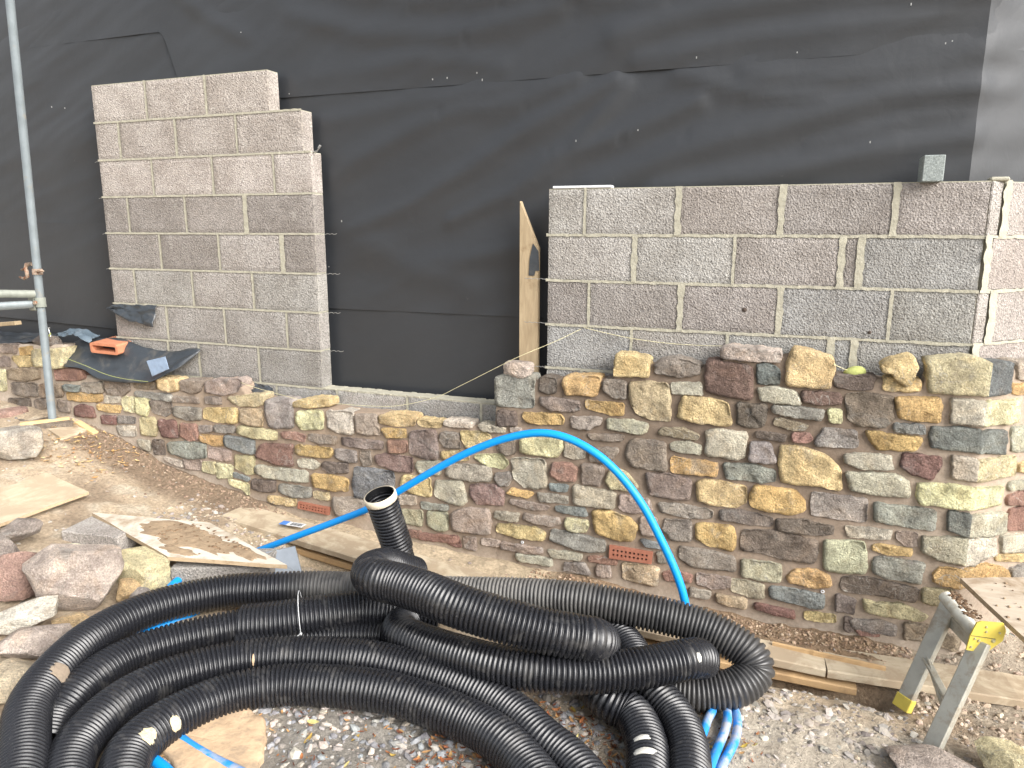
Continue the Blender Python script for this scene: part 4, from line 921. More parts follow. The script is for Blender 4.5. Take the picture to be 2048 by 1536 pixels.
for i, ln in enumerate(STONES.strip().split('\n')):
    c, *pp = ln.split(); P = [tuple(int(t)/1000 for t in q.split(',')) for q in pp]; rg = random.Random(i)
    if i >= NVIS: 
        v, f = stone_geo(P, c, i); stuffm.add(v, f); continue
    if '/' in c:
        a, b = c.split('/'); A = clip_poly(P, SC, True); B = clip_poly(P, SC, False)
        v, f = stone_geo(A, a, i, SC, .008); v2, f2 = stone_geo(B, b, i+500, SC, .008)
        o = mk('stone', v+v2, f+[[q+len(v) for q in g] for g in f2], 'stone', sw, True, jit(SCOL[a], rg))
        if a != b: 
            m2 = M['stone'].copy(); m2.name = 'rubble_stone_'+b
            for nd in list(m2.node_tree.nodes):
                if nd.type == 'OBJECT_INFO' and nd.outputs['Color'].is_linked:
                    rgb = m2.node_tree.nodes.new('ShaderNodeRGB'); rgb.outputs[0].default_value = SCOL[b]
                    for lk in list(nd.outputs['Color'].links): m2.node_tree.links.new(rgb.outputs[0], lk.to_socket)
            o.data.materials.append(m2); o.data.polygons.foreach_set('material_index', [0]*len(f)+[1]*len(f2))
    else:
        v, f = stone_geo(P, c, i); mk('stone', v, f, 'stone', sw, True, jit(SCOL[c], rg))
o = stuffm.build('stone', 'stone', sw, True, lin('#93836f')); o['kind'] = 'stuff'
# mortar body
mtop = [tuple(int(t)/1000 for t in q.split(',')) for q in MTOP.split()]
MCOL = dict(dark=lin('#75675a'), mid=lin('#948474'), pale=lin('#b3a697'), tan=lin('#9f8d79'))
ss = []; s = -2.4
while s < 7: ss.append(s); s += .018
NZ = 60; mv = []; mc = []; z0 = -.5
def mcol(s, z):
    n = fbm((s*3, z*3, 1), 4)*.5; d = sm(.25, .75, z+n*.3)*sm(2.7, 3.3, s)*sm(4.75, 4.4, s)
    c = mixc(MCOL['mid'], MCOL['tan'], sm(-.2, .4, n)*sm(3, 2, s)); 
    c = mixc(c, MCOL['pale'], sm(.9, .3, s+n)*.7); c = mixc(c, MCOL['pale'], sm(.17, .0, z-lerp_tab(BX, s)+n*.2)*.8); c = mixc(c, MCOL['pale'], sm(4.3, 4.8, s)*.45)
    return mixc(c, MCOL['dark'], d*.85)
for j in range(NZ+4):
    for s in ss:
        t = lerp_tab(mtop, s)-.008
        if j <= NZ:
            z = z0+(t-z0)*(j/NZ)**.8; h = -.0085+.005*fbm((s*14, z*14, 3), 4)
            if j == NZ: h -= .01
        else: z = t+.004*fbm((s*20, j, 3), 2); h = -.014-.104*(j-NZ)/3
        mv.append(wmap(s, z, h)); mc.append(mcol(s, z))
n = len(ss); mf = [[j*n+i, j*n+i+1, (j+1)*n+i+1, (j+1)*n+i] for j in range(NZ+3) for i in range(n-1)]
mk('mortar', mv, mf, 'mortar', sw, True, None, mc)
# air bricks
def air_brick(q):
    q = [Vector(wmap(s, z, .009)) for s, z in q]; nx_, nz_ = 23, 7
    def P(u, v, d=0): 
        p = (q[0]*(1-u)+q[1]*u)*(1-v)+(q[3]*(1-u)+q[2]*u)*v; p.y -= d; return p
    us = [0, .055]; hol = []
    for i in range(9):
        a = .055+i*.099; hol.append(len(us)-1+0) if False else None
    us = [0]+[x for i in range(9) for x in (.075+i*.0965, .075+i*.0965+.05)]+[1]
    vs = [0, .24, .42, .58, .76, 1]
    v = []; f = []; mi = []
    g = [[len(v) or 0 for _ in us] for _ in vs]
    for j, b in enumerate(vs):
        for i, a in enumerate(us): g[j][i] = len(v); v.append(P(a, b))
    for j in range(5):
        for i in range(len(us)-1):
            quad = [g[j][i], g[j][i+1], g[j+1][i+1], g[j+1][i]]
            if i % 2 == 1 and j in (1, 3):
                bk = []
                for t in quad: bk.append(len(v)); p = v[t].copy(); p.y += .0125; v.append(p)
                for e in range(4): f.append([quad[e], quad[(e+1) % 4], bk[(e+1) % 4], bk[e]]); mi.append(0)
                f.append(bk); mi.append(1)  # near-black back face stands in for the shade deep in the hole
            else: f.append(quad); mi.append(0)
    per = [g[0][0], g[0][-1], g[-1][-1], g[-1][0]]; bk = []
    for t in per: p = v[t].copy(); p.y += .06; bk.append(len(v)); v.append(p)
    for e in range(4): f.append([per[e], per[(e+1) % 4], bk[(e+1) % 4], bk[e]]); mi.append(0)
    mk('air_brick', v, f, ['airb', 'dark'], sw, False, None, None, mi)
for q in AIRB: air_brick(q)
for s, z in PLUGS:
    p = wmap(s, z, -.004); ring = []
    mb = MB().tube([p+Vector((.0065*math.cos(a*.6283), 0, .0065*math.sin(a*.6283))) for a in range(11)], .0028, 6)
    mb.build('white_plug', 'white', sw, True)
# ------------------------------------------------------------------ rocks
def rock(cen, dim, rot, code, boxy, label, name='loose_stone', cat='stone', group='loose stones lying about', seed=1):
    rg = random.Random(seed); bm = bmesh.new(); bmesh.ops.create_icosphere(bm, subdivisions=4, radius=1)
    pl = []
    for _ in range(22 if boxy < .7 else (12 if boxy < .9 else 3)):
        d = Vector((rg.gauss(0, 1), rg.gauss(0, 1), rg.gauss(0, .8))).normalized(); pl.append((d, rg.uniform(.62, .86) if boxy < .7 else rg.uniform(.8, .98)))
    e = 2+boxy*7
    for q in bm.verts:
        p = q.co.normalized(); s = (abs(p.x)**e+abs(p.y)**e+abs(p.z)**e)**(-1/e); p = p*s
        for d, h in pl:
            k = p.dot(d)
            lim = h*(1+.35*boxy)
            if k > lim: p = p-d*(k-lim)
        w = p*1.6+Vector((seed*3.1, 0, 0)); p = p*(1+.03*fbm(w*1.7, 6)+.02*abs(noise.noise(w*2.7)))
        q.co = p
    mx = [max(abs(q.co[i]) for q in bm.verts) for i in range(3)]
    for q in bm.verts: q.co = Vector((q.co.x/mx[0]*dim[0]/2, q.co.y/mx[1]*dim[1]/2, q.co.z/mx[2]*dim[2]/2))
    me = bpy.data.meshes.new(name); bm.to_mesh(me); bm.free(); me.polygons.foreach_set('use_smooth', [True]*len(me.polygons)); me.set_sharp_from_angle(angle=R(24))
    cc = SCOL[code]; yy_ = sum(cc[:3])/3; o = link(name, me, 'stone', None, tuple(min(.8, (yy_+(q-yy_)*.8)*1.18) for q in cc[:3])+(1,)); o.location = cen; o.rotation_euler = (rg.uniform(-.08, .08), rg.uniform(-.08, .08), rot)
    return tag(o, label, cat, group)
for i, r in enumerate(ROCKS): rock(*r, seed=i+3)
P = [tuple(q) for q in WEDGE]; v, f = stone_geo(P, 'y', 77, None, .012, .09); nn_ = 52
k_ = len(v); n0 = max(i for i in range(len(v)) if True)
ringn = (len(v)-1)//9; f.append(list(range(ringn)))
cw = sum((q for q in v), Vector())/len(v); v = [q-cw for q in v]
o = mk('loose_stone', v, f, 'stone', None, True, SCOL['y']); o.location = cw+Vector((0, -.02, 0)); tag(o, 'yellow wedge shaped stone balanced on top of the stone wall', 'stone', 'loose stones lying about')
# ------------------------------------------------------------------ corrugated ducts
PITCH = .0178
def duct(name, parent, path, r, mat, label=None, t0=0, t1=1, ends=True):
    st = PITCH/6; P = spline(path, st); P = P[int(len(P)*t0)//6*6:int(len(P)*t1)//6*6+7]; fr = frames(P); n = 36; prof = [-.0100, -.0092, -.0006, .0006, .0008, -.0004]
    v = []; f = []
    for i, (p, T, N, B) in enumerate(fr):
        rr = r+prof[i % 6]
        for j in range(n):
            a = 2*math.pi*j/n; v.append(p+N*(rr*math.cos(a))+B*(rr*math.sin(a)))
    for i in range(len(fr)-1):
        for j in range(n): f.append([i*n+j, i*n+(j+1) % n, (i+1)*n+(j+1) % n, (i+1)*n+j])
    if ends: f.append(list(range(n))); f.append([(len(fr)-1)*n+j for j in range(n)])
    o = mk(name, v, f, mat, parent, True); return o, fr
coil = thing('duct_coil', 'tangled coil of black corrugated drainage duct lying on the gravel in front', 'duct coil')
DU = {}
for key, r, mat in (('S1', .0755, 'duct'), ('S2', .074, 'duct'), ('S2c', .072, 'duct'), ('S3', .0755, 'duct'), ('S4', .0765, 'duct'), ('T', .082, 'duct'), ('U', .0755, 'duct'), ('V1', .074, 'duct'), ('V2', .073, 'duct')):
    if key == 'S1':
        o, fr = duct('duct_run', coil, DUCT[key], r, 'ductd'); DU['S1'] = (fr, o, r); n_ = len(fr); cs_ = []
        for q_ in range(n_):
            t_ = q_/n_; d_ = sm(.40, .50, t_)*(1-.8*sm(.58, .78, t_)); cs_ += [d_, d_, d_, 1]*36
        at_ = o.data.color_attributes.new('Col', 'FLOAT_COLOR', 'POINT'); at_.data.foreach_set('color', cs_)
    else:
        o, fr = duct('duct_run', coil, DUCT[key], r, mat); DU[key] = (fr, o, r)
    if key in ('V1', 'V2'): pass
o, fr = duct('duct_sleeve', coil, DUCT['S2s'], .089, 'duct'); DU['S2s'] = (fr, o, .089)
CAMP = cam.location
def splat(key, w, L, wd, mat, off=0, seed=1):
    fr, o, r = DU[key]; w = Vector(w); i0 = min(range(len(fr)), key=lambda i: (fr[i][0]-w).length)
    k = int(L/2/(PITCH/6)); rg = random.Random(seed); v = []; f = []; p, T, N, B = fr[i0]; d = (CAMP-p).normalized(); a0 = math.atan2(d.dot(B), d.dot(N))+off
    m = 12; rows = list(range(max(0, i0-k), min(len(fr), i0+k+1)))
    for q, i in enumerate(rows):
        p, T, N, B = fr[i]; t = (q/(len(rows)-1))*2-1; hw = wd/2/r*math.sqrt(max(0, 1-t*t))*(1+.35*noise.noise(Vector((q*.35, seed, 0))))+.004
        for j in range(m+1):
            u = j/m*2-1; a = a0+hw*u+.12*noise.noise(Vector((q*.2, seed, 9)))
            rr = r+.0012+.004*(1-u*u)*(1-t*t)*(.6+.5*noise.noise(Vector((q*.5, j*.7, seed))))-.004*(abs(u) > .99)
            v.append(p+N*(rr*math.cos(a))+B*(rr*math.sin(a)))
    for q in range(len(rows)-1):
        for j in range(m): f.append([q*(m+1)+j, q*(m+1)+j+1, (q+1)*(m+1)+j+1, (q+1)*(m+1)+j])
    mk('mortar_splash', v, f, mat, o, True)
for s in SPLATS: splat(*s)
up_ = thing('upright_duct', 'short black corrugated duct standing upright with an open pale rimmed mouth', 'duct')
Pp = DUCT['X']; A0, A1 = Vector(Pp[0]), Vector(Pp[-1]); 
lo = [A0, A0.lerp(A1, .3), A0.lerp(A1, .58)]; hi = [A0.lerp(A1, .55), A0.lerp(A1, .8), A1]
duct('duct_run', up_, Pp, .067, 'duct', t1=.62)
o, fr = duct('duct_sleeve', up_, [Pp[0].__class__(p) if False else p for p in [tuple(A0.lerp(A1, t)) for t in (.52, .7, .85, .965)]], .073, 'duct', ends=False)
ax = (A1-A0).normalized()
mb = MB().tube([A0.lerp(A1, .945), A0.lerp(A1, .95), A1, A1+ax*.001], [.071, .076, .076, .069], 36, False); mb.build('rim', 'rim', up_, True)
mb = MB().tube([A1+ax*.001, A1-ax*.3], [.068, .068], 36, False); mb.build('bore', 'bore', up_, True)
MB().tube([A1-ax*.3, A1-ax*.301], .067, 24).build('bore_end', 'dark', up_)
# cable tie
fr, o, r = DU['S2s']; p, T, N, B = fr[int(len(fr)*.40)]
pts = [p+N*((r+.004+(.028 if math.sin(a*.2244) > .3 else 0))*math.cos(a*.2244+1.2))+B*((r+.004)*math.sin(a*.2244+1.2)) for a in range(29)]
pts = []
for a in range(33):
    t = a*2*math.pi/32; dirv = N*math.cos(t)+B*math.sin(t); lift = .034*max(0, dirv.dot(Vector((.15, .1, .98))))**3
    pts.append(p+dirv*(r+.003+lift))
ct = thing('cable_tie', 'thin white cable tie looped loosely round the sleeve of the black duct', 'cable tie')
MB().tube(pts, .0016, 6).build('loop', 'white', ct)
dv = (CAMP-p); dv.z = -.6; dv = (dv-T*dv.dot(T)).normalized(); q = p+dv*(r+.004)
MB().box(q, (.009, .009, .009), bev=.001).build('head', 'white', ct); MB().tube([q, q+Vector((-.03, -.035, -.02)), q+Vector((-.055, -.06, -.055))], .0016, 6).build('tail', 'white', ct)
# ------------------------------------------------------------------ blue pipe
tag(MB().tube(spline(ARC, .03), .0175, 20).build('blue_pipe', 'blue', None, True), 'bright blue water pipe arching up in front of the stone wall', 'pipe')
BL_ = ['left one of three dusty blue pipe strands emerging under the black duct at right', 'middle, most dust covered of three blue pipe strands emerging under the black duct at right', 'right hand one of three dusty blue pipe strands emerging under the black duct at right', 'blue pipe crossing the sandy slab at the bottom, inside the duct coil', 'short blue pipe end at the bottom edge beside the black duct', 'lower blue pipe seen in the gap between the two left ducts', 'crossing blue pipe stub between the two left ducts', 'blue pipe end sticking out beside the yellow squared stone']
for i, p in enumerate(BLUE):
    tag(MB().tube(spline(p, .02), .0165 if i < 3 else .018, 18).build('blue_pipe', 'blued' if i < 4 else 'blue', None, True), BL_[i], 'pipe', 'blue water pipe strands')
# ------------------------------------------------------------------ scaffold boards
def plank(name, a, b, w, th, mat, label, group='scaffold boards along the wall foot', twist=0):
    a, b = Vector(a), Vector(b); X = (b-a).normalized(); Y = Vector((-X.y, X.x, 0)).normalized(); Z = X.cross(Y)
    mb = MB(); n = 24; v = []; prof = [(0, 0), (.0, -th+.004), (.004, -th), (w-.004, -th), (w, -th+.004), (w, -.004), (w-.004, 0), (.004, 0)]
    prof = [(0, -.005), (0, -th+.004), (.004, -th), (w-.004, -th), (w, -th+.004), (w, -.005), (w-.005, 0), (.005, 0)]
    for i in range(n+1):
        p = a.lerp(b, i/n)
        for y, z in prof: v.append(p+Y*(y+.0025*fbm((i*.7, y*9, 1)))+Z*(z+.002*fbm((i*.5, 5, z*40))))
    m = len(prof); f = [[i*m+j, i*m+(j+1) % m, (i+1)*m+(j+1) % m, (i+1)*m+j] for i in range(n) for j in range(m)]+[list(range(m)), [n*m+j for j in range(m)]]
    # local origin along the board so that the grain follows it
    o = mk(name, [Vector(((q-a).dot(X), (q-a).dot(Y), (q-a).dot(Z))) for q in v], f, mat)
    o.matrix_world = Matrix((X, Y, Z)).transposed().to_4x4(); o.location = a
    return tag(o, label, 'board', group)
for args in BOARDS: plank('scaffold_board', *args)
# ------------------------------------------------------------------ plywood boards
def panel(name, quad, th, mt_, me_, label, cat, nsub=10):
    q = [Vector(p) for p in quad]; v = []; f = []; mi = []; n = nsub
    for j in range(n+1):
        for i in range(n+1):
            u, w = i/n, j/n; p = (q[0]*(1-u)+q[1]*u)*(1-w)+(q[3]*(1-u)+q[2]*u)*w; p.z += .003*fbm((p.x*3, p.y*3, 1)); v.append(p)
    m = len(v); v += [p-Vector((0, 0, th)) for p in v[:m]]
    for j in range(n):
        for i in range(n):
            a = [j*(n+1)+i, j*(n+1)+i+1, (j+1)*(n+1)+i+1, (j+1)*(n+1)+i]; f.append(a); mi.append(0); f.append([t+m for t in a]); mi.append(1)
    ed = [i for i in range(n+1)]; rim = ed+[j*(n+1)+n for j in range(1, n+1)]+[n*(n+1)+i for i in range(n-1, -1, -1)]+[j*(n+1) for j in range(n-1, 0, -1)]
    for a, b in zip(rim, rim[1:]+rim[:1]): f.append([a, b, b+m, a+m]); mi.append(1)
    return tag(mk(name, v, f, [mt_, me_], None, False, None, None, mi), label, cat)
def lumps(name, spots, par, mat, hexes, seed=3, zf=None):
    mb = MB(); rg = random.Random(seed); vc = []
    for (x, y, z, r) in spots:
        bm = bmesh.new(); bmesh.ops.create_icosphere(bm, subdivisions=1, radius=r); h = lin(rg.choice(hexes))
        vs = [Vector((x+q.co.x*rg.uniform(.7, 1.4), y+q.co.y*rg.uniform(.7, 1.4), z+q.co.z*rg.uniform(.3, .6))) for q in bm.verts]
        mb.add(vs, [[q.index for q in ff.verts] for ff in bm.faces]); vc += [h]*len(vs); bm.free()
    return mk(name, mb.v, mb.f, mat, par, True, None, vc)
PQ = [(.765, -.924, .22), (1.36, -.708, .17), (2.043, -.947, .15), (1.48, -1.114, .17)]
mbd = panel('mortar_board', PQ, .02, 'plyw', 'plye', 'white faced plywood board smeared with brown mortar, propped on grey blocks', 'mortar board', 16)
rg = random.Random(5); sp = []
for i in range(220):
    u, w = rg.uniform(.08, .92), rg.uniform(.1, .9)
    if fbm((u*3, w*3, 8), 2) < -.1: continue
    q = [Vector(p) for p in PQ]; p = (q[0]*(1-u)+q[1]*u)*(1-w)+(q[3]*(1-u)+q[2]*u)*w; sp.append((p.x, p.y, p.z+.002, rg.uniform(.002, .010)))
tag(lumps('mortar_crumbs', sp, mbd, 'bits', ['#7d6650', '#8f785f', '#6d5743']), kind='stuff')
def mudpatch(name, quad, uc, vc_, ru, rv, par, mat, seed, hh=.006):
    q = [Vector(p) for p in quad]; v = []; f = []; n = 48; rings = (1.0, .93, .75, .5, .25)
    for k in rings:
        for i in range(n):
            a = i*2*math.pi/n; r_ = 1+.55*fbm((math.cos(a)*1.6, math.sin(a)*1.6, seed), 4); u = min(.985, max(.015, uc+ru*k*r_*math.cos(a))); w = min(.985, max(.015, vc_+rv*k*r_*math.sin(a)))
            p = (q[0]*(1-u)+q[1]*u)*(1-w)+(q[3]*(1-u)+q[2]*u)*w; p.z += .003*fbm((p.x*3, p.y*3, 1))+(0 if k == 1 else hh*(.5+.6*fbm((u*9, w*9, seed), 4))); v.append(p)
    for a in range(len(rings)-1):
        for i in range(n): f.append([a*n+i, a*n+(i+1) % n, (a+1)*n+(i+1) % n, (a+1)*n+i])
    f.append([(len(rings)-1)*n+i for i in range(n)]); mk(name, v, f, mat, par, True)
mudpatch('mud_smear', PQ, .50, .50, .36, .34, mbd, 'mud', 3); mudpatch('mud_smear', PQ, .8, .72, .14, .2, mbd, 'mud', 8); mudpatch('mud_smear', PQ, .2, .85, .12, .1, mbd, 'mud', 12)
panel('plywood_sheet', [(-.62, -.70, .285), (-.05, -.63, .285), (.515, -.734, .238), (.50, -1.40, .235)], .016, 'ply', 'plye', 'dust covered plywood sheet lying on the dirt at the left edge', 'plywood sheet', 12)
sq = [Vector(p) for p in ((2.16, -1.93, .0), (2.38, -1.66, -.016), (2.60, -1.76, -.026), (2.76, -2.15, -.03))]; ol = []
for a, b in zip(sq, sq[1:]+sq[:1]):
    for t in range(14): p = a.lerp(b, t/14); ol.append(p+Vector((.03*fbm((p.x*9, p.y*9, 1), 4), .03*fbm((p.x*9, p.y*9, 6), 4), 0)))
cs = sum(ol, Vector())/len(ol); v = []; n_ = len(ol); f = []
for k_, fz in ((1.0, -.05), (1.0, -.008), (.95, .0), (.6, .002), (.3, .002)): v += [cs+(p-cs)*fz_ if False else Vector((cs.x+(p.x-cs.x)*k_, cs.y+(p.y-cs.y)*k_, cs.z+(p.z-cs.z)*k_+fz+.003*fbm((p.x*k_*12, p.y*k_*12, 2), 3))) for p in ol]
v.append(cs)
f = [[a*n_+i_, a*n_+(i_+1) % n_, (a+1)*n_+(i_+1) % n_, (a+1)*n_+i_] for a in range(4) for i_ in range(n_)]+[[4*n_+i_, 4*n_+(i_+1) % n_, 5*n_] for i_ in range(n_)]
tag(mk('sandy_slab', v, f, 'sand', None, True), 'flat sandy stone slab under the blue pipe at the bottom', 'stone slab')
# blocks under the mortar board
def lblock(c, L, W_, H, rz, label, hexc, tilt=0):
    o = MB().box((0, 0, 0), (L, W_, H), bev=.006).build('concrete_block', 'block', None, False, lin(hexc)); o.location = c; o.rotation_euler = (tilt, 0, rz)
    return tag(o, label, 'concrete block', 'loose concrete blocks under the mortar board')
lblock((1.66, -.93, .045), .46, .215, .14, .42, 'grey concrete block propping the front edge of the mortar board', '#96938e')
lblock((.93, -.99, .145), .34, .215, .10, .15, 'dusty pale concrete block behind the cream stone, below the mortar board', '#a5a09a')
mb = MB().prism([(1.80, -.80, .115), (1.868, -.66, .10), (1.965, -.735, -.01), (1.78, -.86, .0)], (.01, -.014, .004)); tag(mb.build('slate_piece', 'slate'), 'broken grey slate piece standing beside the mortar board tip', 'slate')
# ------------------------------------------------------------------ litter tag
lt = thing('label_tag', 'white paper tag with blue end and barcode, dropped on the board', 'tag')
a, b = Vector(TAG[0]), Vector(TAG[1]); X = (b-a).normalized(); Y = Vector((-X.y, X.x, 0)); 
MB().box((a+b)/2, (.115, .05, .002), (X, Y, X.cross(Y)), bev=0).build('paper', 'white', lt); MB().box(a+X*.012, (.045, .05, .0024), (X, Y, X.cross(Y)), bev=0).build('blue_end', 'bluep', lt)
mb = MB()
for i in range(9): mb.box(a+X*(.06+i*.008)+Vector((0, 0, .0018)), (.003 if i % 3 else .005, .032, .001), (X, Y, X.cross(Y)), bev=0)
mb.build('barcode', 'blk', lt)
# ------------------------------------------------------------------ scaffold
sc = thing('scaffold', 'galvanised scaffold upright with rusty coupler and two short side tubes at left', 'scaffold')
PB, PT = Vector((-.372, -.246, .46)), Vector(POLE_TOP)
def pp(z): return PB.lerp(PT, (z-PB.z)/(PT.z-PB.z))
MB().tube([PB, PT], .0242, 24).build('upright_tube', 'galv', sc, True)
c1 = pp(1.44)
MB().tube([c1-Vector((0, 0, .018)), c1+Vector((0, 0, .018))], .030, 20).build('coupler_band', 'rust', sc, True)
mb = MB().tube([c1+Vector((-.02, -.02, .05)), c1+Vector((-.05, -.03, .045)), c1+Vector((-.065, -.03, .02)), c1+Vector((-.05, -.035, .0)), c1+Vector((-.055, -.03, -.03)), c1+Vector((-.09, -.03, -.045)), c1+Vector((-.13, -.03, -.035))], [.012, .013, .012, .012, .012, .010, .006], 10)
mb.tube([c1+Vector((.01, -.02, .005)), c1+Vector((.05, -.02, .01)), c1+Vector((.085, -.02, .006))], [.009, .012, .004], 8); mb.tube([c1+Vector((-.06, -.03, .018)), c1+Vector((-.10, -.03, .012))], .008, 8); mb.build('coupler_clip', 'rust', sc, True)
c2 = pp(1.245)
MB().tube([c2-Vector((0, 0, .03)), c2+Vector((0, 0, .03))], .031, 20).build('coupler_band', 'olive', sc, True)
MB().box(c2+Vector((-.055, 0, 0)), (.06, .05, .11), bev=.006).build('coupler_block', 'olive', sc)
MB().tube([c2+Vector((0, -.03, 0)), c2+Vector((0, -.045, 0))], .012, 8).build('coupler_bolt', 'rust', sc)
MB().tube([c2+Vector((-.04, .02, .05)), TUBES[0]], .0242, 20).build('side_tube', 'olive', sc, True)
MB().tube([c2+Vector((-.05, -.035, -.012)), TUBES[1]], .0242, 20).build('side_tube', 'galv', sc, True)
# bits at the pole foot
def slab(name, quad, th, mat, label, cat, col=None):
    o = MB().prism(quad, (0, 0, -th)).build(name, mat, None, False, col); return tag(o, label, cat)
slab('stone_slab', [(-.64, -.30, .455), (-.52, -.17, .46), (-.30, -.155, .455), (-.22, -.22, .45), (-.38, -.36, .45)], .06, 'stone', 'flat grey slab under the foot of the scaffold pole', 'stone slab', lin('#93887c'))
b_ = slab('wooden_offcut', [(-.31, -.33, .425), (-.235, -.17, .43), (-.10, -.16, .41), (-.17, -.36, .395)], .05, 'board', 'mortar crusted board offcut lying by the scaffold pole foot', 'offcut')
tag(MB().bar((-.47, -.40, .455), (-.31, -.17, .455), .035, .03).build('wooden_batten', 'batten'), 'pale yellow batten leaning over the slab at the scaffold pole foot', 'batten')
tag(MB().bar((-.24, -.17, .44), (-.06, -.19, .385), .045, .02).build('wooden_offcut', 'batten'), 'small pale wood offcut against the stone wall near the pole', 'offcut')
tag(MB().bar((-1.2, -.02, 1.03), (-.86, -.05, 1.065), .05, .028).build('wooden_offcut', 'timber'), 'orange wood offcut on the wall top at the left edge', 'offcut')
# ------------------------------------------------------------------ timber post
tp_ = thing('timber_post', 'upright sawn timber with a slanted pointed top beside the right block panel', 'timber post')
pr = [(2.842, .04, .86), (2.944, .04, .86), (2.942, .04, 1.615), (2.842, .04, 1.85)]
MB().prism(pr, (.002, .028, 0)).build('post', 'timber', tp_)
mk('tape_scrap', [(2.915, .0365, 1.64), (2.946, .0365, 1.60), (2.952, .036, 1.50), (2.93, .0365, 1.50), (2.925, .036, 1.475), (2.893, .0365, 1.475), (2.898, .036, 1.56)], [[0, 1, 2, 3, 4, 5, 6]], 'dpc', tp_)
# ------------------------------------------------------------------ small things on the walls
tag(MB().box((3.177, .03, 1.9125), (.295, .06, .012), bev=.002).build('plastic_strip', 'white'), 'white plastic strip lying on top of the right block panel', 'plastic strip')
tag(MB().box((4.68, .01, 1.955), (.078, .14, .105), bev=.003).build('block_offcut', 'eps'), 'small grey block offcut standing on the right block panel', 'block offcut')
# liner
ln_ = thing('clay_liner', 'orange clay duct liner lying on black plastic by the left block panel', 'clay liner')
a = Vector((.02, -.125, .945)); X = Vector((.955, .10, .02)).normalized(); X = Vector((.99, .06, -.03)).normalized(); Yv = Vector((.35, .93, .07)).normalized(); Yv = (Yv-X*Yv.dot(X)).normalized(); Zv = X.cross(Yv)
W2, H2 = .112, .034; v = []; 
def rr(w, h, r, n=5):
    o = []
    for cx, cz, s0 in ((w-r, h-r, 0), (-w+r, h-r, 90), (-w+r, -h+r, 180), (w-r, -h+r, 270)):
        for i in range(n): t = R(s0+90*i/(n-1)); o.append((cx+r*math.cos(t), cz+r*math.sin(t)))
    return o
ou, inn = rr(W2, H2, .014), rr(W2-.017, H2-.016, .008); n = len(ou)
for rngs, y in ((ou, 0), (ou, .2), (inn, .2), (inn, 0)): v += [a+X*p+Zv*q+Yv*y for p, q in rngs]
f = [[k*n+i, k*n+(i+1) % n, ((k+1) % 4)*n+(i+1) % n, ((k+1) % 4)*n+i] for k in range(4) for i in range(n)]
mk('liner', v, f, 'terra', ln_)
# plastic sheets: each a strip between a back curve and a front curve
def drape(label, back, front, mat='dpc', name='plastic_sheet', n=44, m=18, bulge=.0, wob=.012, th=.0015, group='black damp proof plastic scraps'):
    B = spline(back, .001); F_ = spline(front, .001); v = []
    for i in range(n+1):
        b = B[int((len(B)-1)*i/n)]; q = F_[int((len(F_)-1)*i/n)]
        for j in range(m+1):
            t = j/m; p = b.lerp(q, t); p.z += bulge*math.sin(math.pi*t)+wob*fbm((i*.11, j*.16, len(label)), 3); p.y += wob*1.5*fbm((i*.11, j*.16, len(label)+9), 3); v.append(p)
    f = [[i*(m+1)+j, i*(m+1)+j+1, (i+1)*(m+1)+j+1, (i+1)*(m+1)+j] for i in range(n) for j in range(m)]
    o = mk(name, v, f, mat, None, True); md = o.modifiers.new('thick', 'SOLIDIFY'); md.thickness = th; return tag(o, label, 'plastic sheet', group)
for d_ in DRAPES: drape(*d_)
drape(*CLEAR, name='plastic_scrap', wob=.001, group=None)
# strings
st = thing('line_string', 'pale builder\'s line sagging from the left wall end over the opening to the right stones', 'string')
for s in STRINGS: MB().tube(spline(s, .02), .0012, 5).build('line', 'string', st)
tag(MB().tube(spline(STRING_L, .02), .0014, 5).build('line_string', 'lime'), 'yellow green builder\'s line crossing the black plastic at left', 'string')
bl = bmesh.new(); bmesh.ops.create_uvsphere(bl, u_segments=20, v_segments=14, radius=1)
for q in bl.verts:
    t = 1+.05*math.sin(9*math.atan2(q.co.y, q.co.z)+q.co.x*7); q.co = Vector((q.co.x*.046*(1-.0*t), q.co.y*.028*t, q.co.z*.026*t*(1-.25*q.co.x*-1)))
me = bpy.data.meshes.new('string_ball'); bl.to_mesh(me); bl.free(); me.polygons.foreach_set('use_smooth', [True]*len(me.polygons))
o = link('string_ball', me, 'lime'); o.location = (4.46, -.085, 1.098); o.rotation_euler = (0, -.08, .1); tag(o, 'small ball of lime green twine on a dark stone of the wall top', 'twine ball')
lp = thing('line_pin', 'line pin with lime green string wound round it behind the scaffold pole', 'line pin')
MB().tube([(-.50, -.10, 1.05), (-.485, -.10, .985)], .004, 6).box((-.503, -.1, 1.054), (.03, .012, .006), bev=.001).build('pin', 'tin', lp); MB().tube([(-.487+.008*math.sin(i*1.3), -.106+.006*math.cos(i*1.3), 1.02-i*.006) for i in range(16)], .0035, 6).build('wound_string', 'lime', lp)
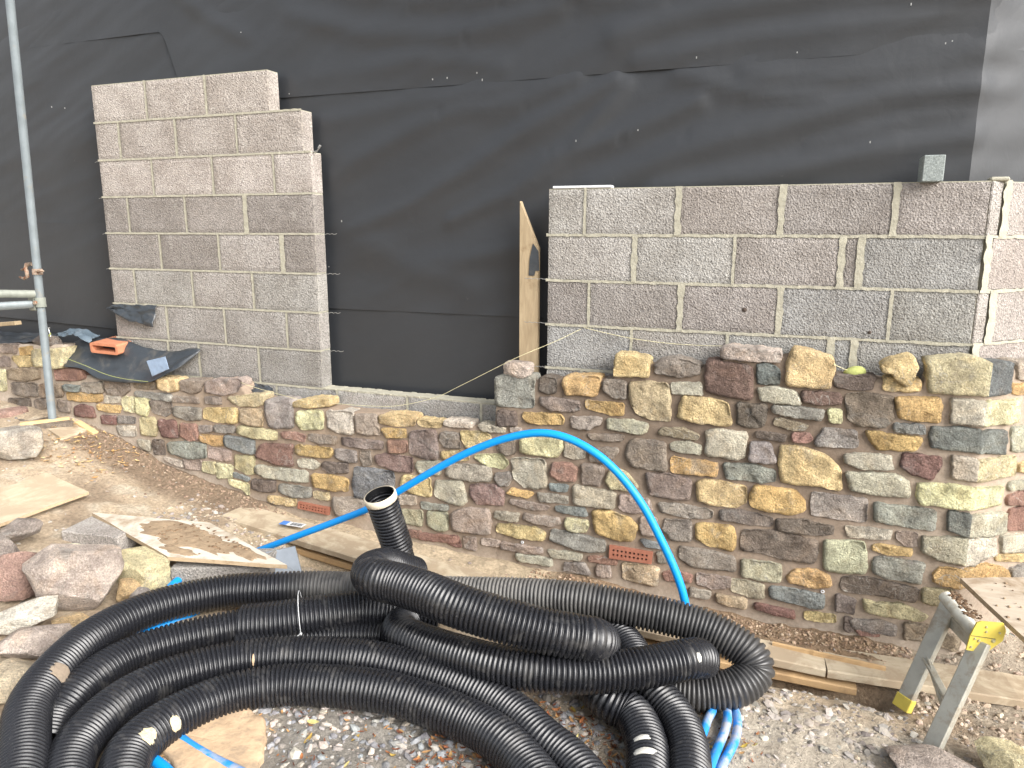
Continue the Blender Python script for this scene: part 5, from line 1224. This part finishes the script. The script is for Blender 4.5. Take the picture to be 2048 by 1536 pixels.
# ------------------------------------------------------------------ folding trestle
tr = thing('work_trestle', 'low aluminium folding trestle with yellow hinge plate, right of the stone wall', 'trestle')
LA, LB, TA, TB = [Vector(q) for q in TRE]
for a, b in ((LA, TA), (LB, TB)):
    d = (b-a).normalized(); side = Vector((.75, -.66, 0)); side = (side-d*side.dot(d)).normalized()
    lg = MB().bar(a, b, .062, .028, side.cross(d), .004)
    lg.build('leg', 'alu', tr)
    ff = MB().bar(a-d*.012, a+d*.042, .068, .034, side.cross(d), .003)
    if a is LA: ff.build('rubber_foot', 'yellow', tr)
ctr = (TA+TB)/2
beam0, beam1 = TA+Vector((-.01, .03, .012)), TB+Vector((-.012, .03, .012))
MB().tube([beam0, beam1], .027, 20).build('top_beam', 'alu', tr, True)
MB().bar(TA.lerp(TB, .1)-Vector((0, 0, .06)), TA.lerp(TB, .95)-Vector((0, 0, .045)), .012, .05).build('top_rail', 'alu', tr)
MB().bar(LA.lerp(TA, .48), LB.lerp(TB, .40), .028, .012).build('stretcher', 'alu', tr)
MB().bar(LA.lerp(TA, .5)+Vector((0, 0, .0)), LB.lerp(TB, .30), .01, .022).build('stretcher', 'alu', tr)
# hinge plate
hp = Vector(HINGE); hx = Vector((.94, .33, 0)).normalized(); hz = Vector((.0, .0, 1)); hy = Vector((.33, -.94, 0)).normalized()
pl = [(-.062, .0), (-.045, .05), (-.03, .056), (.05, .05), (.062, .02), (.055, -.02), (.0, -.07), (-.07, -.058)]
MB().prism([hp+hx*x+hz*z for x, z in pl], hy*.006).build('hinge_plate', 'yellow', tr)
MB().bar(hp+hx*-.06+hz*.0+hy*.0065, hp+hx*.03+hz*-.012+hy*.0065, .0012, .0025, hy, 0).build('hinge_slot', 'blk', tr)
for x, z, r in ((-.01, .035, .005), (-.008, .016, .005), (-.045, -.012, .005), (-.03, -.02, .006), (.022, -.02, .0085), (-.055, -.045, .005), (-.03, -.052, .005), (.04, .012, .005)):
    c = hp+hx*x+hz*z; MB().tube([c+hy*.006, c+hy*.010], [r, r*.7], 8).build('rivet', 'rivet', tr)
tb_ = panel('mortar_board', TBOARD, .02, 'plyd', 'plye', 'mortar stained plywood board lying on the aluminium trestle at the right edge', 'mortar board')
sp = []
q = [Vector(p) for p in TBOARD]
for i in range(28):
    u, w = random.uniform(.02, .6), random.uniform(.05, .95); p = (q[0]*(1-u)+q[1]*u)*(1-w)+(q[3]*(1-u)+q[2]*u)*w; sp.append((p.x, p.y, p.z+.002, random.uniform(.002, .008)))
tag(lumps('mortar_crumbs', sp, tb_, 'bits', ['#8a745d', '#a08a70', '#6d5743']), kind='stuff')
sp = [(beam0.lerp(beam1, random.uniform(.0, .75))+Vector((random.uniform(-.005, .05), random.uniform(-.01, .02), .026)))[:]+(random.uniform(.003, .010),) for i in range(90)]
tag(lumps('mud_lumps', sp, tr, 'bits', ['#6d5743', '#7c654f']), kind='stuff')
# ------------------------------------------------------------------ loose gravel, chips, bark
ICO_V = None
def icos():
    bm = bmesh.new(); bmesh.ops.create_icosphere(bm, subdivisions=1, radius=1); v = [q.co.copy() for q in bm.verts]; f = [[q.index for q in ff.verts] for ff in bm.faces]; bm.free(); return v, f
IV, IF = icos()
def scatter(name, n, reg, size, hexes, flat=(.4, .8), seed=1, lift=.15, power=2.2):
    rg = random.Random(seed); v = []; f = []; vc = []; cols = [lin(h) for h in hexes]
    while n > 0:
        p = reg(rg); n -= 1
        if p is None: continue
        x, y = p; r = size[0]+(size[1]-size[0])*rg.random()**power; a = rg.uniform(0, 6.28); ca, sa = math.cos(a), math.sin(a); ex = r*rg.uniform(.8, 1.5); ey = r*rg.uniform(.6, 1.0); ez = r*rg.uniform(*flat); z = gz(x, y)-ez*.15+ez*lift
        tx, ty = rg.uniform(-.4, .4), rg.uniform(-.4, .4); b = len(v); c = jit(rg.choice(cols), rg, .15)
        for q in IV:
            k = 1+rg.uniform(-.16, .16); X, Y, Z = q.x*ex*k, q.y*ey*k, q.z*ez*k
            v.append((x+X*ca-Y*sa, y+X*sa+Y*ca, z+Z+X*tx+Y*ty)); vc.append(c)
        f += [[i+b for i in t] for t in IF]
    return tag(mk(name, v, f, 'bits', None, False, None, vc), kind='stuff')
def rect(x0, x1, y0, y1):
    def g(rg):
        x, y = rg.uniform(x0, x1), rg.uniform(y0, y1)
        if x > 4.9 and y > -.13-(4.961-x): return None
        return x, y
    return g
def cl(x0, x1, y0, y1, th=0.0):
    def g(rg):
        x, y = rg.uniform(x0, x1), rg.uniform(y0, y1)
        return (x, y) if fbm((x*3.1, y*3.1, 8), 3) > th else None
    return g
GREY = ['#99938c', '#a59e95', '#85817c', '#b3aba1', '#8f8780', '#988c80']; TAN = ['#b9a892', '#a5937f', '#c5b5a0', '#988672', '#b0a496']
scatter('gravel', 4200, rect(2.25, 3.9, -2.25, -1.0), (.002, .022), ['#87878a', '#8f9092', '#999692', '#aaa49c', '#7b7a7a', '#8e8780', '#b5aa9e', '#929496'], seed=2)
scatter('stone_chips', 3000, rect(-1.6, 5.6, -2.4, -.17), (.003, .013), TAN+GREY, seed=3, power=3)
scatter('stone_chips', 1500, rect(3.7, 5.6, -1.7, -.5), (.003, .017), GREY+['#9a9082'], (.15, .5), seed=4)
scatter('stone_chips', 420, rect(.85, 1.75, -.75, -.28), (.005, .02), GREY+TAN, seed=5)
scatter('stone_chips', 500, rect(3.7, 4.75, -1.0, -.62), (.006, .026), ['#928c85', '#a39c94', '#7d7771', '#b5ada2'], (.12, .4), seed=9)
scatter('soil_clods', 2200, lambda rg: (rg.uniform(3.0, 4.8), -.14-abs(rg.gauss(0, .10))), (.002, .010), ['#937c66', '#846d58', '#a08a74', '#ae9a84'], (.5, .9), seed=6, lift=.3)
scatter('soil_clods', 1200, lambda rg: (rg.uniform(-.15, 1.4), -.14-abs(rg.gauss(0, .12))), (.002, .011), ['#8b7765', '#7d6a59', '#9a8672'], (.5, .9), seed=7, lift=.3)
scatter('soil_clods', 1300, lambda rg: (rg.uniform(4.75, 5.9), rg.uniform(-.75, .2)), (.004, .018), ['#ad9c8b', '#9a8978', '#bcab98'], (.5, .9), seed=8, lift=.2)
def bark(name, n, reg, size, hexes, seed):
    rg = random.Random(seed); v = []; f = []; vc = []; cols = [lin(h) for h in hexes]
    while n > 0:
        n -= 1; p = reg(rg)
        if p is None: continue
        x, y = p; L = rg.uniform(*size); w = L*rg.uniform(.18, .45); a = rg.uniform(0, 6.28); d = Vector((math.cos(a), math.sin(a), rg.uniform(-.25, .25))); e = Vector((-d.y, d.x, rg.uniform(-.3, .3))); o = Vector((x, y, gz(x, y)+rg.uniform(.004, .012))); b = len(v); c = jit(rg.choice(cols), rg, .2); cu = Vector((0, 0, L*rg.uniform(.0, .25)))
        for t, ww in ((-.5, .3), (-.2, 1), (.2, .9), (.5, .2)):
            for s in (-1, 0, 1): v.append(o+d*(t*L)+e*(s*w*ww*.5)+cu*(4*t*t)+Vector((0, 0, .1*w*abs(s)))); vc.append(c)
        for i in range(3):
            for j in range(2): f.append([b+i*3+j, b+i*3+j+1, b+i*3+j+4, b+i*3+j+3])
    return tag(mk(name, v, f, 'bits', None, False, None, vc), kind='stuff')
BK = ['#8a5134', '#a06a45', '#6f4430', '#9b7a52', '#5a3b2c', '#b58a5a']
bark('bark_chips', 1200, rect(3.1, 3.75, -1.9, -1.15), (.008, .034), BK, 1); bark('bark_chips', 300, rect(2.3, 3.2, -2.1, -1.45), (.008, .03), BK, 2)
bark('bark_chips', 300, rect(3.75, 4.25, -1.6, -.95), (.006, .026), BK+['#b9a58a'], 3); bark('bark_chips', 160, rect(1.9, 2.6, -1.3, -.95), (.008, .03), BK, 5)
bark('wood_shavings', 260, rect(-.35, .35, -.6, -.15), (.008, .045), ['#c9a876', '#b58f5d', '#a3805a', '#d6be93'], 4)
bark('dry_leaves', 60, rect(2.3, 4.2, -2.1, -.95), (.02, .045), ['#b7a04e', '#a98f4c', '#c2b478'], 6)
